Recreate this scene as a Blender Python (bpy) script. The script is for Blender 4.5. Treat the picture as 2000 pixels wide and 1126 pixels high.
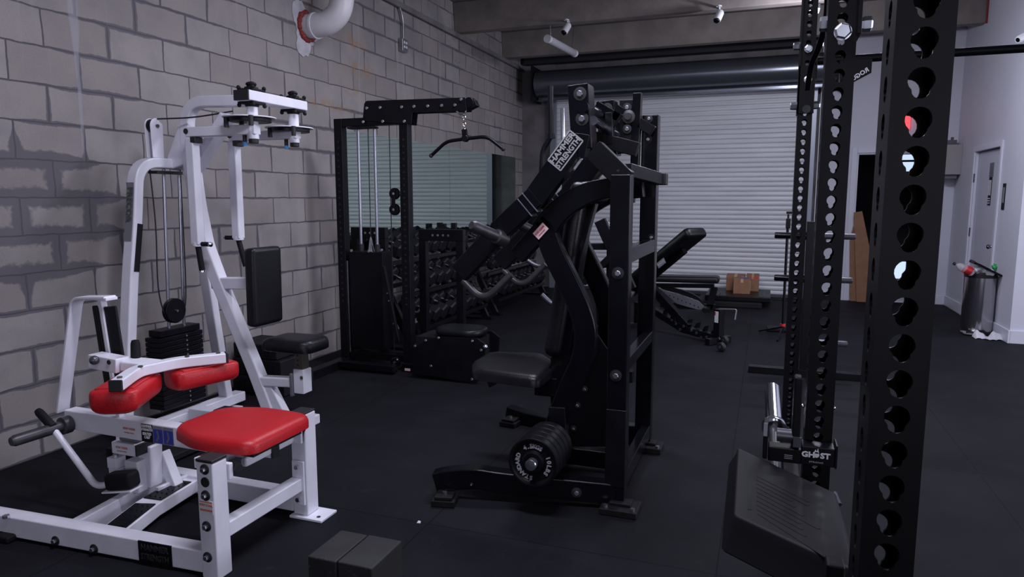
import bpy, bmesh, math, random
from mathutils import Vector, Matrix
random.seed(7)
R = math.radians
V = Vector
S = bpy.context.scene
COL = S.collection
for o in list(bpy.data.objects): bpy.data.objects.remove(o)

# ---------------- camera, world, exposure ----------------
FPX = 1358.0; CH = 1.42
PITCH = math.atan(176/1358.0); YAW = R(20.06)
FW = V((-math.sin(YAW)*math.cos(PITCH), math.cos(YAW)*math.cos(PITCH), -math.sin(PITCH)))
RT = V((math.cos(YAW), math.sin(YAW), 0)); UPV = RT.cross(FW)
CAM = V((0, 0, CH))
cd = bpy.data.cameras.new('camera'); cam = bpy.data.objects.new('camera', cd); COL.objects.link(cam)
cam.matrix_world = Matrix(((RT.x, UPV.x, -FW.x, 0), (RT.y, UPV.y, -FW.y, 0), (RT.z, UPV.z, -FW.z, CH), (0, 0, 0, 1)))
cd.sensor_width = 36; cd.lens = 36*FPX/2000; cd.clip_start = .05; cd.clip_end = 60
S.camera = cam
S.view_settings.view_transform = 'Standard'; S.view_settings.look = 'None'
S.view_settings.gamma = 1; S.view_settings.use_curve_mapping = False
S.view_settings.exposure = 1.85
w = bpy.data.worlds.new('world'); S.world = w; w.use_nodes = True
w.node_tree.nodes['Background'].inputs[0].default_value = (.32, .34, .5, 1)
w.node_tree.nodes['Background'].inputs[1].default_value = .05

def area(name, loc, rot, sx, sy, power, col=(.84, .85, 1)):
    l = bpy.data.lights.new(name, 'AREA'); l.shape = 'RECTANGLE'; l.size = sx; l.size_y = sy
    l.energy = power; l.color = col
    o = bpy.data.objects.new(name, l); COL.objects.link(o); o.location = loc; o.rotation_euler = [R(a) for a in rot]
    return o
LIGHTS = [
 ('ceiling_lamp_near', (-.85, 1.8, 3.40), (0, 0, 0), 1.3, .25, 22),
 ('ceiling_lamp_middle', (-1.3, 4.5, 3.40), (0, 0, 0), 1.3, .25, 16),
 ('ceiling_lamp_far', (.9, 6.6, 3.40), (0, 0, 0), 1.3, .25, 18),
 ('side_fill_light', (6.1, 4.2, 1.9), (0, 90, 0), 2.4, 6.0, 75),  # added soft fill from the right, no window modelled there
 ('front_fill_light', (1.8, -4.9, 1.9), (90, 0, 0), 4.0, 2.4, 26),  # added weak fill from behind the camera, source unseen
]
for n, l, r, a, b, p in LIGHTS: area(n, l, r, a, b, p)
pl_ = bpy.data.lights.new('hanging_bulb_light', 'POINT'); pl_.energy = 16; pl_.color = (.86, .87, 1); pl_.shadow_soft_size = .05
po_ = bpy.data.objects.new('hanging_bulb_light', pl_); COL.objects.link(po_); po_.location = (.345, 7.75, 3.14)

# pixel of the photograph -> point on a real plane of the room
def ray(px, py): return (FW*FPX + RT*(px-1000) - UPV*(py-563)).normalized()
def X_(px, py, x): d = ray(px, py); return CAM + d*(x/d.x)
def Y_(px, py, y): d = ray(px, py); return CAM + d*(y/d.y)
def Z_(px, py, z=0): d = ray(px, py); return CAM + d*((z-CH)/d.z)
def N_(px, py, p, n): d = ray(px, py); n = V(n); return CAM + d*((V(p)-CAM).dot(n)/d.dot(n))

# ---------------- materials ----------------
M = {}
def mat(name, col, rough=.5, metal=0, noise=0, nscale=20, bump=0, bscale=200, emis=0, coat=0, spec=.5, nrough=0):
    m = bpy.data.materials.new(name); m.use_nodes = True; nt = m.node_tree; b = nt.nodes['Principled BSDF']
    b.inputs['Base Color'].default_value = (*col, 1); b.inputs['Roughness'].default_value = rough
    b.inputs['Metallic'].default_value = metal; b.inputs['Coat Weight'].default_value = coat
    b.inputs['Specular IOR Level'].default_value = spec
    tc = nt.nodes.new('ShaderNodeTexCoord')
    if noise:
        n = nt.nodes.new('ShaderNodeTexNoise'); n.inputs['Scale'].default_value = nscale; n.inputs['Detail'].default_value = 6
        nt.links.new(tc.outputs['Object'], n.inputs['Vector'])
        r = nt.nodes.new('ShaderNodeValToRGB'); r.color_ramp.elements[0].position = .3; r.color_ramp.elements[1].position = .7
        r.color_ramp.elements[0].color = (*[c*(1-noise) for c in col], 1); r.color_ramp.elements[1].color = (*[min(1, c*(1+noise)) for c in col], 1)
        nt.links.new(n.outputs['Fac'], r.inputs['Fac']); nt.links.new(r.outputs['Color'], b.inputs['Base Color'])
        if nrough:
            mr = nt.nodes.new('ShaderNodeMapRange'); mr.inputs['To Min'].default_value = rough-nrough; mr.inputs['To Max'].default_value = rough+nrough
            nt.links.new(n.outputs['Fac'], mr.inputs['Value']); nt.links.new(mr.outputs[0], b.inputs['Roughness'])
    if bump:
        n2 = nt.nodes.new('ShaderNodeTexNoise'); n2.inputs['Scale'].default_value = bscale; n2.inputs['Detail'].default_value = 3
        nt.links.new(tc.outputs['Object'], n2.inputs['Vector'])
        bp = nt.nodes.new('ShaderNodeBump'); bp.inputs['Strength'].default_value = bump; bp.inputs['Distance'].default_value = .004
        nt.links.new(n2.outputs['Fac'], bp.inputs['Height']); nt.links.new(bp.outputs[0], b.inputs['Normal'])
    if emis:
        b.inputs['Emission Color'].default_value = (*col, 1); b.inputs['Emission Strength'].default_value = emis
    M[name] = m; return m
mat('white_paint', (.73, .72, .81), .32, noise=.05, nscale=9, bump=.08, bscale=60)
mat('white_cap', (.7, .7, .78), .4)
mat('black_cap', (.012, .012, .015), .5)
mat('black_gloss', (.0032, .0034, .0055), .2, noise=.3, nscale=8, spec=.3)
mat('black_satin', (.0044, .0045, .0068), .36, spec=.22, noise=.25, nscale=10, bump=.1, bscale=300)
mat('black_matte', (.0070, .0070, .0095), .62, spec=.25, noise=.25, nscale=14, bump=.15, bscale=250)
mat('black_vinyl', (.006, .006, .0085), .36, spec=.35, noise=.2, nscale=12, bump=.25, bscale=180)
mat('red_vinyl', (.44, .008, .014), .42, noise=.08, nscale=7, bump=.25, bscale=160)
mat('grey_steel', (.10, .10, .12), .35, metal=.6, noise=.15)
mat('iron', (.06, .058, .065), .42, metal=.5, noise=.2)
mat('chrome', (.75, .78, .84), .12, metal=1)
mat('zinc', (.62, .65, .72), .28, metal=1, noise=.1, nscale=40)
mat('guide_rod', (.42, .43, .5), .25, metal=1)
mat('grey_plastic', (.13, .135, .16), .5)
mat('grey_label', (.20, .20, .22), .45)
mat('grey_letters', (.075, .075, .085), .45)
mat('letters', (.72, .72, .76), .5)
mat('letters_dim', (.30, .30, .34), .5)
mat('dark_letters', (.03, .03, .034), .35)
mat('logo_grey', (.34, .34, .36), .5)
mat('cover_print', (.0036, .0036, .0052), .6, spec=.2)
mat('cover_plastic', (.0040, .0040, .0060), .55, spec=.18)
mat('worn_edge_highlight', (.30, .32, .38), .25, metal=.8)  # bright metal stands in for the highlight along a worn arm edge
mat('orange_print', (.62, .19, .12), .5)
mat('blue_print', (.025, .04, .30), .45, noise=.15, nscale=30)
mat('blue_bit', (.04, .3, .75), .4)
mat('pink_label', (.75, .5, .53), .5)
mat('sticker_white', (.7, .7, .74), .5)
mat('red_print', (.5, .04, .05), .5)
mat('rubber', (.007, .007, .009), .6, spec=.2, noise=.3, nscale=30, bump=.3, bscale=120)
mat('rubber_hex', (.0055, .0055, .0085), .5, spec=.3, noise=.2, nscale=12)
mat('plastic_white', (.66, .66, .7), .4)
mat('pvc', (.62, .60, .63), .35, noise=.06, nscale=6)
mat('red_sealant', (.22, .025, .02), .7, noise=.3, nscale=40, bump=.6, bscale=60)
mat('plaster', (.40, .39, .43), .85, noise=.15, nscale=12, bump=.5, bscale=40)
mat('galvanised', (.34, .34, .36), .38, metal=.8, noise=.15)
mat('cardboard', (.25, .125, .07), .8, noise=.1, nscale=14)
mat('tape', (.5, .33, .2), .45)
mat('white_wall', (.57, .57, .66), .6, noise=.03, nscale=2, bump=.1, bscale=90)
mat('trim_white', (.60, .60, .70), .4)
mat('door_white', (.52, .52, .62), .45)
mat('concrete', (.155, .145, .15), .85, noise=.25, nscale=3.5, bump=.4, bscale=30)
mat('concrete_tan', (.20, .175, .165), .85, noise=.2, nscale=4, bump=.4, bscale=30)
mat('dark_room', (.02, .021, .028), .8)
mat('drum', (.17, .185, .22), .25, metal=.75, noise=.06, nscale=3)
mat('guide', (.26, .28, .33), .4, metal=.5)
mat('stainless', (.55, .54, .56), .2, metal=1, noise=.05, nscale=4)
mat('paper', (.6, .6, .66), .8, noise=.04, nscale=20)
mat('red_plastic', (.6, .02, .03), .35)
mat('green_plastic', (.05, .4, .12), .35)
mat('beige_box', (.30, .28, .29), .5)
mat('tube_white', (.42, .42, .46), .4)
mat('olive_steel', (.11, .10, .085), .4, metal=.5)
mat('tan_dust', (.13, .125, .14), .8, noise=.4, nscale=25)
def emit(name, col, st):
    m = mat(name, col, .5); b = m.node_tree.nodes['Principled BSDF']
    b.inputs['Emission Color'].default_value = (*col, 1); b.inputs['Emission Strength'].default_value = st
emit('exit_red', (1, .06, .07), .45); emit('back_room_glow', (.55, .68, .95), .32)
def glass():
    m = bpy.data.materials.new('clear_plastic'); m.use_nodes = True; b = m.node_tree.nodes['Principled BSDF']
    b.inputs['Base Color'].default_value = (.85, .87, .92, 1); b.inputs['Roughness'].default_value = .1
    b.inputs['Transmission Weight'].default_value = .75; b.inputs['IOR'].default_value = 1.2
    M['clear_plastic'] = m
    m = bpy.data.materials.new('mirror'); m.use_nodes = True; b = m.node_tree.nodes['Principled BSDF']
    b.inputs['Base Color'].default_value = (.53, .64, .58, 1); b.inputs['Metallic'].default_value = 1
    nt = m.node_tree; tc = nt.nodes.new('ShaderNodeTexCoord'); n = nt.nodes.new('ShaderNodeTexNoise'); n.inputs['Scale'].default_value = 3
    mr = nt.nodes.new('ShaderNodeMapRange'); mr.inputs['To Min'].default_value = .0; mr.inputs['To Max'].default_value = .03
    nt.links.new(tc.outputs['Object'], n.inputs['Vector']); nt.links.new(n.outputs['Fac'], mr.inputs['Value']); nt.links.new(mr.outputs[0], b.inputs['Roughness'])
    M['mirror'] = m
glass()

class NT:  # tiny node helper
    def __init__(s, name):
        s.m = bpy.data.materials.new(name); s.m.use_nodes = True; s.t = s.m.node_tree; s.b = s.t.nodes['Principled BSDF']; M[name] = s.m
    def n(s, typ, **k):
        x = s.t.nodes.new('ShaderNode'+typ)
        for a, v in k.items(): setattr(x, a, v)
        return x
    def l(s, a, b): s.t.links.new(a, b)
    def math(s, op, a, b=None, c=None, clamp=False):
        x = s.n('Math', operation=op, use_clamp=clamp)
        for i, v in enumerate((a, b, c)):
            if v is None: continue
            if isinstance(v, (int, float)): x.inputs[i].default_value = v
            else: s.l(v, x.inputs[i])
        return x.outputs[0]
    def noise(s, vec, sc, det=4, rough=.5):
        x = s.n('TexNoise'); x.inputs['Scale'].default_value = sc; x.inputs['Detail'].default_value = det; x.inputs['Roughness'].default_value = rough
        s.l(vec, x.inputs['Vector']); return x.outputs['Fac']
    def mix(s, f, a, b):
        x = s.n('Mix', data_type='RGBA')
        if isinstance(f, (int, float)): x.inputs[0].default_value = f
        else: s.l(f, x.inputs[0])
        for i, v in ((6, a), (7, b)):
            if isinstance(v, tuple): x.inputs[i].default_value = (*v, 1)
            else: s.l(v, x.inputs[i])
        return x.outputs[2]
    def ramp(s, f, lo, hi):
        x = s.n('MapRange', interpolation_type='SMOOTHSTEP'); s.l(f, x.inputs[0]); x.inputs[1].default_value = lo; x.inputs[2].default_value = hi
        return x.outputs[0]

def block_wall():
    t = NT('block_wall'); g = t.n('NewGeometry'); sp = t.n('SeparateXYZ'); t.l(g.outputs['Position'], sp.inputs[0])
    y, z = sp.outputs[1], sp.outputs[2]; pos = g.outputs['Position']
    # wobble the joints a little
    wob = t.math('MULTIPLY', t.math('SUBTRACT', t.noise(pos, 9, 4), .5), .020)
    row = t.math('FLOOR', t.math('DIVIDE', t.math('ADD', z, wob), .2032))
    fz = t.math('FRACT', t.math('DIVIDE', t.math('ADD', z, wob), .2032))
    off = t.math('MULTIPLY', t.math('FLOORED_MODULO', row, 2.0), .5)
    yy = t.math('ADD', t.math('DIVIDE', t.math('ADD', t.math('SUBTRACT', y, JY0), wob), .4064), off)
    fy = t.math('FRACT', yy); cell = t.math('FLOOR', yy)
    dz = t.math('MULTIPLY', t.math('MINIMUM', fz, t.math('SUBTRACT', 1.0, fz)), .2032)
    dy = t.math('MULTIPLY', t.math('MINIMUM', fy, t.math('SUBTRACT', 1.0, fy)), .4064)
    d = t.math('MINIMUM', dz, dy)
    # joint width grows in smeared patches
    lo = t.noise(pos, 1.3, 3); hi = t.noise(pos, 22, 4, .6)
    patch = t.ramp(lo, .44, .66)
    def blob(cy, cz, ry, rz):
        a = t.math('POWER', t.math('DIVIDE', t.math('SUBTRACT', y, cy), ry), 2.0); b = t.math('POWER', t.math('DIVIDE', t.math('SUBTRACT', z, cz), rz), 2.0)
        return t.math('SUBTRACT', 1.0, t.math('ADD', a, b), clamp=True)
    bl = blob(2.66, 1.33, .62, .46)
    wid = t.math('ADD', .0045, t.math('MULTIPLY', t.math('ADD', t.math('MULTIPLY', patch, .017), t.math('MULTIPLY', t.ramp(bl, .0, .5), .050)), t.math('ADD', .25, hi)))
    jm = t.math('SUBTRACT', 1.0, t.ramp(t.math('DIVIDE', d, wid), .75, 1.2))
    core = t.math('SUBTRACT', 1.0, t.ramp(d, .002, .006))
    # block colours
    cv = t.n('CombineXYZ'); t.l(row, cv.inputs[0]); t.l(cell, cv.inputs[1])
    wn = t.n('TexWhiteNoise'); t.l(cv.outputs[0], wn.inputs[0])
    grain = t.noise(pos, 260, 2, .8); g2 = t.noise(pos, 5, 5)
    base = t.mix(wn.outputs['Value'], (.225, .195, .186), (.30, .277, .272))
    base = t.mix(t.math('MULTIPLY', t.ramp(g2, .35, .75), .55), base, (.165, .155, .165))
    base = t.mix(t.math('MULTIPLY', grain, .45), base, (.36, .33, .325))
    pit = t.ramp(t.noise(pos, 120, 2, .9), .60, .66)
    base = t.mix(t.math('MULTIPLY', pit, .30), base, (.10, .09, .09))
    # mottled grey wash high on the wall and far away
    hz = t.ramp(z, 2.2, 3.3); wash = t.math('MULTIPLY', hz, t.ramp(t.noise(pos, 2.2, 5, .6), .35, .7))
    c = t.mix(t.math('MULTIPLY', jm, .88), base, (.112, .107, .124))
    c = t.mix(t.math('MULTIPLY', core, .6), c, (.07, .067, .078))
    c = t.mix(t.math('MULTIPLY', wash, .45), c, (.14, .135, .15))
    # vertical water marks and pale drips
    sv = t.n('Mapping'); sv.inputs['Scale'].default_value = (1, 9, .35); t.l(pos, sv.inputs[0])
    dr = t.math('MULTIPLY', t.ramp(t.noise(sv.outputs[0], 1.6, 5, .7), .56, .72), t.ramp(z, 1.6, 2.8))
    c = t.mix(t.math('MULTIPLY', dr, .35), c, (.36, .35, .38))
    # the long pale mortar run, near the left edge
    dl = t.math('ABSOLUTE', t.math('SUBTRACT', y, t.math('ADD', DRIPY, t.math('MULTIPLY', t.math('SUBTRACT', t.noise(pos, 3, 2), .5), .03))))
    wd = t.math('ADD', .012, t.math('MULTIPLY', t.ramp(z, 2.1, 2.5), .022))
    dm = t.math('MULTIPLY', t.math('SUBTRACT', 1.0, t.ramp(t.math('DIVIDE', dl, wd), .6, 1.1)), t.ramp(z, 1.55, 1.9))
    c = t.mix(t.math('MULTIPLY', dm, .55), c, (.33, .33, .38))
    # rust patches
    for (cy, cz, ry, rz) in RUST:
        rb = t.math('MULTIPLY', blob(cy, cz, ry, rz), t.ramp(t.noise(pos, 12, 4), .38, .62))
        c = t.mix(t.math('MULTIPLY', rb, .5), c, (.30, .17, .08))
    # blue paint marks
    for (cy, cz, ry, rz) in BLUE:
        rb = t.math('MULTIPLY', blob(cy, cz, ry, rz), t.ramp(t.noise(pos, 26, 3), .5, .6))
        c = t.mix(t.math('MULTIPLY', rb, .7), c, (.06, .10, .17))
    t.l(c, t.b.inputs['Base Color']); t.b.inputs['Roughness'].default_value = .9; t.b.inputs['Specular IOR Level'].default_value = .25
    hgt = t.math('SUBTRACT', t.math('MULTIPLY', grain, .15), t.math('ADD', t.math('MULTIPLY', jm, .5), t.math('MULTIPLY', core, .5)))
    bp = t.n('Bump'); bp.inputs['Strength'].default_value = .6; bp.inputs['Distance'].default_value = .006
    t.l(hgt, bp.inputs['Height']); t.l(bp.outputs[0], t.b.inputs['Normal'])
WX = -3.734
JY0 = X_(268, 105, WX).y % .4064
DRIPY = X_(152, 150, WX).y
RUST = [(X_(690, 85, WX).y, X_(690, 85, WX).z, .30, .09), (X_(700, 135, WX).y, X_(700, 135, WX).z, .35, .09), (X_(690, 178, WX).y, X_(690, 178, WX).z, .2, .07), (X_(640, 205, WX).y, X_(640, 205, WX).z, .5, .06), (X_(900, 235, WX).y, X_(900, 235, WX).z, .35, .06), (X_(800, 250, WX).y, X_(800, 250, WX).z, .3, .05)]
BLUE = [(X_(893, 125, WX).y, X_(893, 125, WX).z, .12, .10), (X_(965, 115, WX).y, X_(965, 115, WX).z, .35, .07), (X_(935, 85, WX).y, X_(935, 85, WX).z, .25, .1)]
block_wall()

def floor_mat():
    t = NT('rubber_floor'); g = t.n('NewGeometry'); pos = g.outputs['Position']; sp = t.n('SeparateXYZ'); t.l(pos, sp.inputs[0])
    def seam(c, o, p):
        f = t.math('FRACT', t.math('DIVIDE', t.math('SUBTRACT', c, o), p))
        d = t.math('MULTIPLY', t.math('MINIMUM', f, t.math('SUBTRACT', 1.0, f)), p)
        return t.math('SUBTRACT', 1.0, t.ramp(d, .0015, .005))
    s = t.math('MAXIMUM', seam(sp.outputs[0], -.125, 1.219), seam(sp.outputs[1], 4.09, 1.49))
    c = t.mix(t.ramp(t.noise(pos, 1.1, 6, .6), .35, .7), (.0075, .0075, .0105), (.0122, .0122, .0168))
    fl = t.ramp(t.noise(pos, 420, 1, .9), .70, .74)
    c = t.mix(t.math('MULTIPLY', fl, .35), c, (.09, .09, .11))
    du = t.math('MULTIPLY', t.ramp(t.noise(pos, 7, 6, .75), .58, .8), .5)
    c = t.mix(du, c, (.035, .035, .043))
    c = t.mix(t.math('MULTIPLY', s, .8), c, (.004, .004, .006))
    t.l(c, t.b.inputs['Base Color'])
    t.l(t.math('ADD', .58, t.math('MULTIPLY', t.noise(pos, 3, 5), .2)), t.b.inputs['Roughness'])
    t.b.inputs['Specular IOR Level'].default_value = .10
    bp = t.n('Bump'); bp.inputs['Strength'].default_value = .35; bp.inputs['Distance'].default_value = .003
    t.l(t.math('SUBTRACT', t.math('MULTIPLY', t.noise(pos, 300, 2), .3), s), bp.inputs['Height']); t.l(bp.outputs[0], t.b.inputs['Normal'])
floor_mat()
def slat_mat():
    t = NT('slat_paint'); g = t.n('NewGeometry'); pos = g.outputs['Position']
    mp = t.n('Mapping'); mp.inputs['Scale'].default_value = (.6, 1, 6); t.l(pos, mp.inputs[0])
    c = t.mix(t.ramp(t.noise(mp.outputs[0], 2, 5), .35, .7), (.62, .62, .67), (.70, .70, .75))
    t.l(c, t.b.inputs['Base Color']); t.b.inputs['Roughness'].default_value = .42
slat_mat()

# ---------------- geometry helpers ----------------
class T:   # one thing: an empty at its base that parents its parts
    def __init__(s, name, label, cat, loc=(0, 0, 0), group=None, kind=None):
        s.o = bpy.data.objects.new(name, None); COL.objects.link(s.o); s.loc = V(loc); s.o.location = s.loc
        s.o.empty_display_size = .1
        if label: s.o['label'] = label
        if cat: s.o['category'] = cat
        if group: s.o['group'] = group
        if kind: s.o['kind'] = kind
def tag(o, label=None, cat=None, group=None, kind=None):
    for k, v in (('label', label), ('category', cat), ('group', group), ('kind', kind)):
        if v: o[k] = v
    return o
class G:
    def __init__(s): s.b = bmesh.new()
    def quadprism(s, a, b):   # a,b lists of matching corner loops
        va = [s.b.verts.new(p) for p in a]; vb = [s.b.verts.new(p) for p in b]; n = len(a)
        s.b.faces.new(va[::-1]); s.b.faces.new(vb)
        for i in range(n): s.b.faces.new((va[i], va[(i+1) % n], vb[(i+1) % n], vb[i]))
        return s
    def box(s, c, size, m=None):
        x, y, z = [k/2 for k in size]; c = V(c); m = m or Matrix.Identity(3)
        a = [c + m @ V(p) for p in ((-x, -y, -z), (x, -y, -z), (x, y, -z), (-x, y, -z))]
        b = [c + m @ V(p) for p in ((-x, -y, z), (x, -y, z), (x, y, z), (-x, y, z))]
        return s.quadprism(a, b)
    def bx(s, x0, x1, y0, y1, z0, z1): return s.box(((x0+x1)/2, (y0+y1)/2, (z0+z1)/2), (abs(x1-x0), abs(y1-y0), abs(z1-z0)))
    def sweep(s, pts, w, h, side):   # rectangular section; w along side, h across
        pts = [V(p) for p in pts]; side = V(side).normalized(); rings = []
        for i, p in enumerate(pts):
            a = (pts[i]-pts[i-1]).normalized() if i else None; b = (pts[i+1]-pts[i]).normalized() if i < len(pts)-1 else None
            d = (a+b).normalized() if a and b else (a or b)
            k = 1/max(.3, d.dot(b)) if a and b else 1
            sd = (side - d*side.dot(d)).normalized(); up = sd.cross(d).normalized()
            hh = (h[i] if isinstance(h, (list, tuple)) else h)/2
            rings.append([s.b.verts.new(p + sd*sx*w/2 + up*sy*hh*k) for sx, sy in ((-1, -1), (1, -1), (1, 1), (-1, 1))])
        for r0, r1 in zip(rings, rings[1:]):
            for i in range(4): s.b.faces.new((r0[i], r0[(i+1) % 4], r1[(i+1) % 4], r1[i]))
        s.b.faces.new(rings[0][::-1]); s.b.faces.new(rings[-1]); return s
    def tube(s, pts, r, n=14):
        pts = [V(p) for p in pts]; rings = []; ref = None
        for i, p in enumerate(pts):
            a = (pts[i]-pts[i-1]).normalized() if i else None; b = (pts[i+1]-pts[i]).normalized() if i < len(pts)-1 else None
            d = (a+b).normalized() if a and b else (a or b)
            if ref is None: ref = d.orthogonal().normalized()
            ref = (ref - d*ref.dot(d)).normalized(); q = d.cross(ref)
            rr = r[i] if isinstance(r, (list, tuple)) else r
            rings.append([s.b.verts.new(p + (ref*math.cos(t)+q*math.sin(t))*rr) for t in [2*math.pi*k/n for k in range(n)]])
        for r0, r1 in zip(rings, rings[1:]):
            for i in range(n): s.b.faces.new((r0[i], r0[(i+1) % n], r1[(i+1) % n], r1[i]))
        s.b.faces.new(rings[0][::-1]); s.b.faces.new(rings[-1]); return s
    def cyl(s, a, b, r, n=24): return s.tube([a, b], r, n)
    def lathe(s, o, ax, prof, n=32):   # prof: (distance along axis, radius)
        o = V(o); ax = V(ax).normalized(); return s.tube([o+ax*d for d, _ in prof], [max(r, .0004) for _, r in prof], n)
    def poly(s, pts, n, t):   # flat outline extruded by t along n
        n = V(n).normalized(); return s.quadprism([V(p) for p in pts], [V(p)+n*t for p in pts])
    def sphere(s, c, r, n=16): 
        return s.lathe(V(c)-V((0, 0, r)), (0, 0, 1), [(r-r*math.cos(math.pi*k/10), r*math.sin(math.pi*k/10)) for k in range(11)], n)
    def hexbolt(s, c, ax, r=.012, h=.01, n=6): c = V(c); ax = V(ax).normalized(); return s.tube([c, c+ax*h], r, n)
    def fin(s, name, m, parent=None, bev=0, seg=2, sub=0, ang=35):
        me = bpy.data.meshes.new(name); bmesh.ops.recalc_face_normals(s.b, faces=s.b.faces)
        off = V((0, 0, 0)); par = parent
        if isinstance(parent, T): off = parent.loc; par = parent.o
        elif parent is not None: off = V(parent.get('_o', (0, 0, 0)))
        bmesh.ops.translate(s.b, vec=-off, verts=s.b.verts)
        s.b.to_mesh(me); s.b.free()
        for p in me.polygons: p.use_smooth = True
        me.set_sharp_from_angle(angle=R(ang))
        me.materials.append(M[m]); o = bpy.data.objects.new(name, me); COL.objects.link(o)
        if par is not None: o.parent = par
        o['_o'] = list(off)
        if bev:
            b = o.modifiers.new('bevel', 'BEVEL'); b.width = bev; b.segments = seg; b.limit_method = 'ANGLE'; b.angle_limit = R(30); b.harden_normals = True
        if sub:
            b = o.modifiers.new('sub', 'SUBSURF'); b.levels = sub; b.render_levels = sub
        return o
def single(g, name, m, label, cat, group=None, bev=0, loc=None, **k):   # a thing that is one mesh, origin at its base
    vs = [v.co.copy() for v in g.b.verts]
    base = V((sum(v.x for v in vs)/len(vs), sum(v.y for v in vs)/len(vs), min(v.z for v in vs))) if loc is None else V(loc)
    bmesh.ops.translate(g.b, vec=-base, verts=g.b.verts)
    o = g.fin(name, m, None, bev=bev, **k); o.location = base; o['_o'] = list(base)
    return tag(o, label, cat, group)
def rnd(pts, r, n=5):   # fillet the corners of a path
    pts = [V(p) for p in pts]; out = [pts[0]]
    for a, p, b in zip(pts, pts[1:], pts[2:]):
        u = (a-p); v = (b-p); k = min(r, u.length*.48, v.length*.48); s = p+u.normalized()*k; e = p+v.normalized()*k
        for i in range(n+1): t = i/n; out.append(s*(1-t)**2 + p*2*t*(1-t) + e*t*t)
    return out + [pts[-1]]
def smooth(pts, n=6):   # Catmull-Rom through the points
    P = [V(p) for p in pts]; P = [P[0]*2-P[1]] + P + [P[-1]*2-P[-2]]; out = []
    for i in range(1, len(P)-2):
        a, b, c, d = P[i-1:i+3]
        for k in range(n):
            t = k/n; out.append(.5*((2*b)+(c-a)*t+(2*a-5*b+4*c-d)*t*t+(3*b-a-3*c+d)*t**3))
    return out + [P[-2]]
def text(s, parent, name, m, size, o, xd, yd, align='CENTER', ext=.0006, bold=0, sx=1, arc=None):
    cu = bpy.data.curves.new(name, 'FONT'); cu.body = s; cu.size = size; cu.align_x = align; cu.align_y = 'CENTER'; cu.extrude = ext; cu.offset = bold
    cu.resolution_u = 2
    ob = bpy.data.objects.new(name, cu); COL.objects.link(ob); dg = bpy.context.evaluated_depsgraph_get(); dg.update()
    me = bpy.data.meshes.new_from_object(ob.evaluated_get(dg)); bpy.data.objects.remove(ob); me.name = name
    xd = V(xd).normalized(); yd = V(yd); yd = (yd-xd*yd.dot(xd)).normalized(); n = xd.cross(yd); off = V(parent.loc) if isinstance(parent, T) else V(parent.get('_o', (0, 0, 0)))
    for v in me.vertices: v.co = V(o) - off + xd*v.co.x*sx + yd*v.co.y + n*(v.co.z+ext)
    me.materials.append(M[m]); r = bpy.data.objects.new(name, me); COL.objects.link(r); r.parent = parent.o if isinstance(parent, T) else parent; r['_o'] = list(off)
    return r
def holed(outline, holes, o, u, v, t):   # sheet with holes: 2D curve filled and thickened -> mesh in world coordinates
    cu = bpy.data.curves.new('sheet', 'CURVE'); cu.dimensions = '2D'; cu.fill_mode = 'BOTH'; cu.extrude = t/2
    for lp in [outline]+holes:
        sp = cu.splines.new('POLY'); sp.points.add(len(lp)-1); sp.use_cyclic_u = True
        for i, p in enumerate(lp): sp.points[i].co = (p[0], p[1], 0, 1)
    ob = bpy.data.objects.new('sheet', cu); COL.objects.link(ob); dg = bpy.context.evaluated_depsgraph_get(); dg.update()
    me = bpy.data.meshes.new_from_object(ob.evaluated_get(dg)); bpy.data.objects.remove(ob)
    u = V(u).normalized(); v = V(v).normalized(); n = u.cross(v)
    for q in me.vertices: q.co = V(o) + u*q.co.x + v*q.co.y + n*q.co.z
    return me
def circ(cx, cy, r, n=16, a0=0, a1=2*math.pi): return [(cx+r*math.cos(a0+(a1-a0)*k/n), cy+r*math.sin(a0+(a1-a0)*k/n)) for k in range(n)]
def keyhole(cx, cy, R1, r2, dy, n=14):   # big round hole with a smaller round notch below it
    t = math.acos(max(-1, min(1, (dy*dy+R1*R1-r2*r2)/(2*dy*R1)))); s = math.acos(max(-1, min(1, (dy*dy+r2*r2-R1*R1)/(2*dy*r2))))
    big = [(cx+R1*math.sin(a), cy-R1*math.cos(a)) for a in [t+(2*math.pi-2*t)*k/n for k in range(n+1)]]
    c2 = cy-dy; m = 7
    sm = [(cx-r2*math.sin(a), c2+r2*math.cos(a)) for a in [s+(2*math.pi-2*s)*k/m for k in range(1, m)]]
    return big+sm
def pad(g, c, sx, sy, sz, ax=(1, 0, 0), ay=(0, 1, 0), r=.03, n=5, top=1.0, taper=1.0, taper_axis='x'):
    """cushion: rounded rectangle outline, domed edges"""
    c = V(c); ax = V(ax).normalized(); ay = V(ay).normalized(); az = ax.cross(ay).normalized()
    def loop(inset, z):
        out = []; hx = sx/2-inset; hy = sy/2-inset; rr = max(r-inset*.6, .004)
        for (qx, qy, a0) in ((1, 1, 0), (-1, 1, 90), (-1, -1, 180), (1, -1, 270)):
            for k in range(n+1):
                a = R(a0+90*k/n); x = qx*(hx-rr)+rr*math.cos(a); y = qy*(hy-rr)+rr*math.sin(a)
                if taper != 1: y *= 1+(taper-1)*(x/sx+.5)
                out.append(c+ax*x+ay*y+az*z)
        return out
    prof = [(sz*.35, -.5), (sz*.1, -.47), (0, -.3), (0, .12), (sz*.06, .33), (sz*.2, .44), (sz*.45, .49), (sz*.9, .5)]
    rings = [[g.b.verts.new(p) for p in loop(i, z*sz)] for i, z in prof]; m = len(rings[0])
    for a, b in zip(rings, rings[1:]):
        for i in range(m): g.b.faces.new((a[i], a[(i+1) % m], b[(i+1) % m], b[i]))
    g.b.faces.new(rings[0][::-1]); g.b.faces.new(rings[-1]); return g
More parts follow.
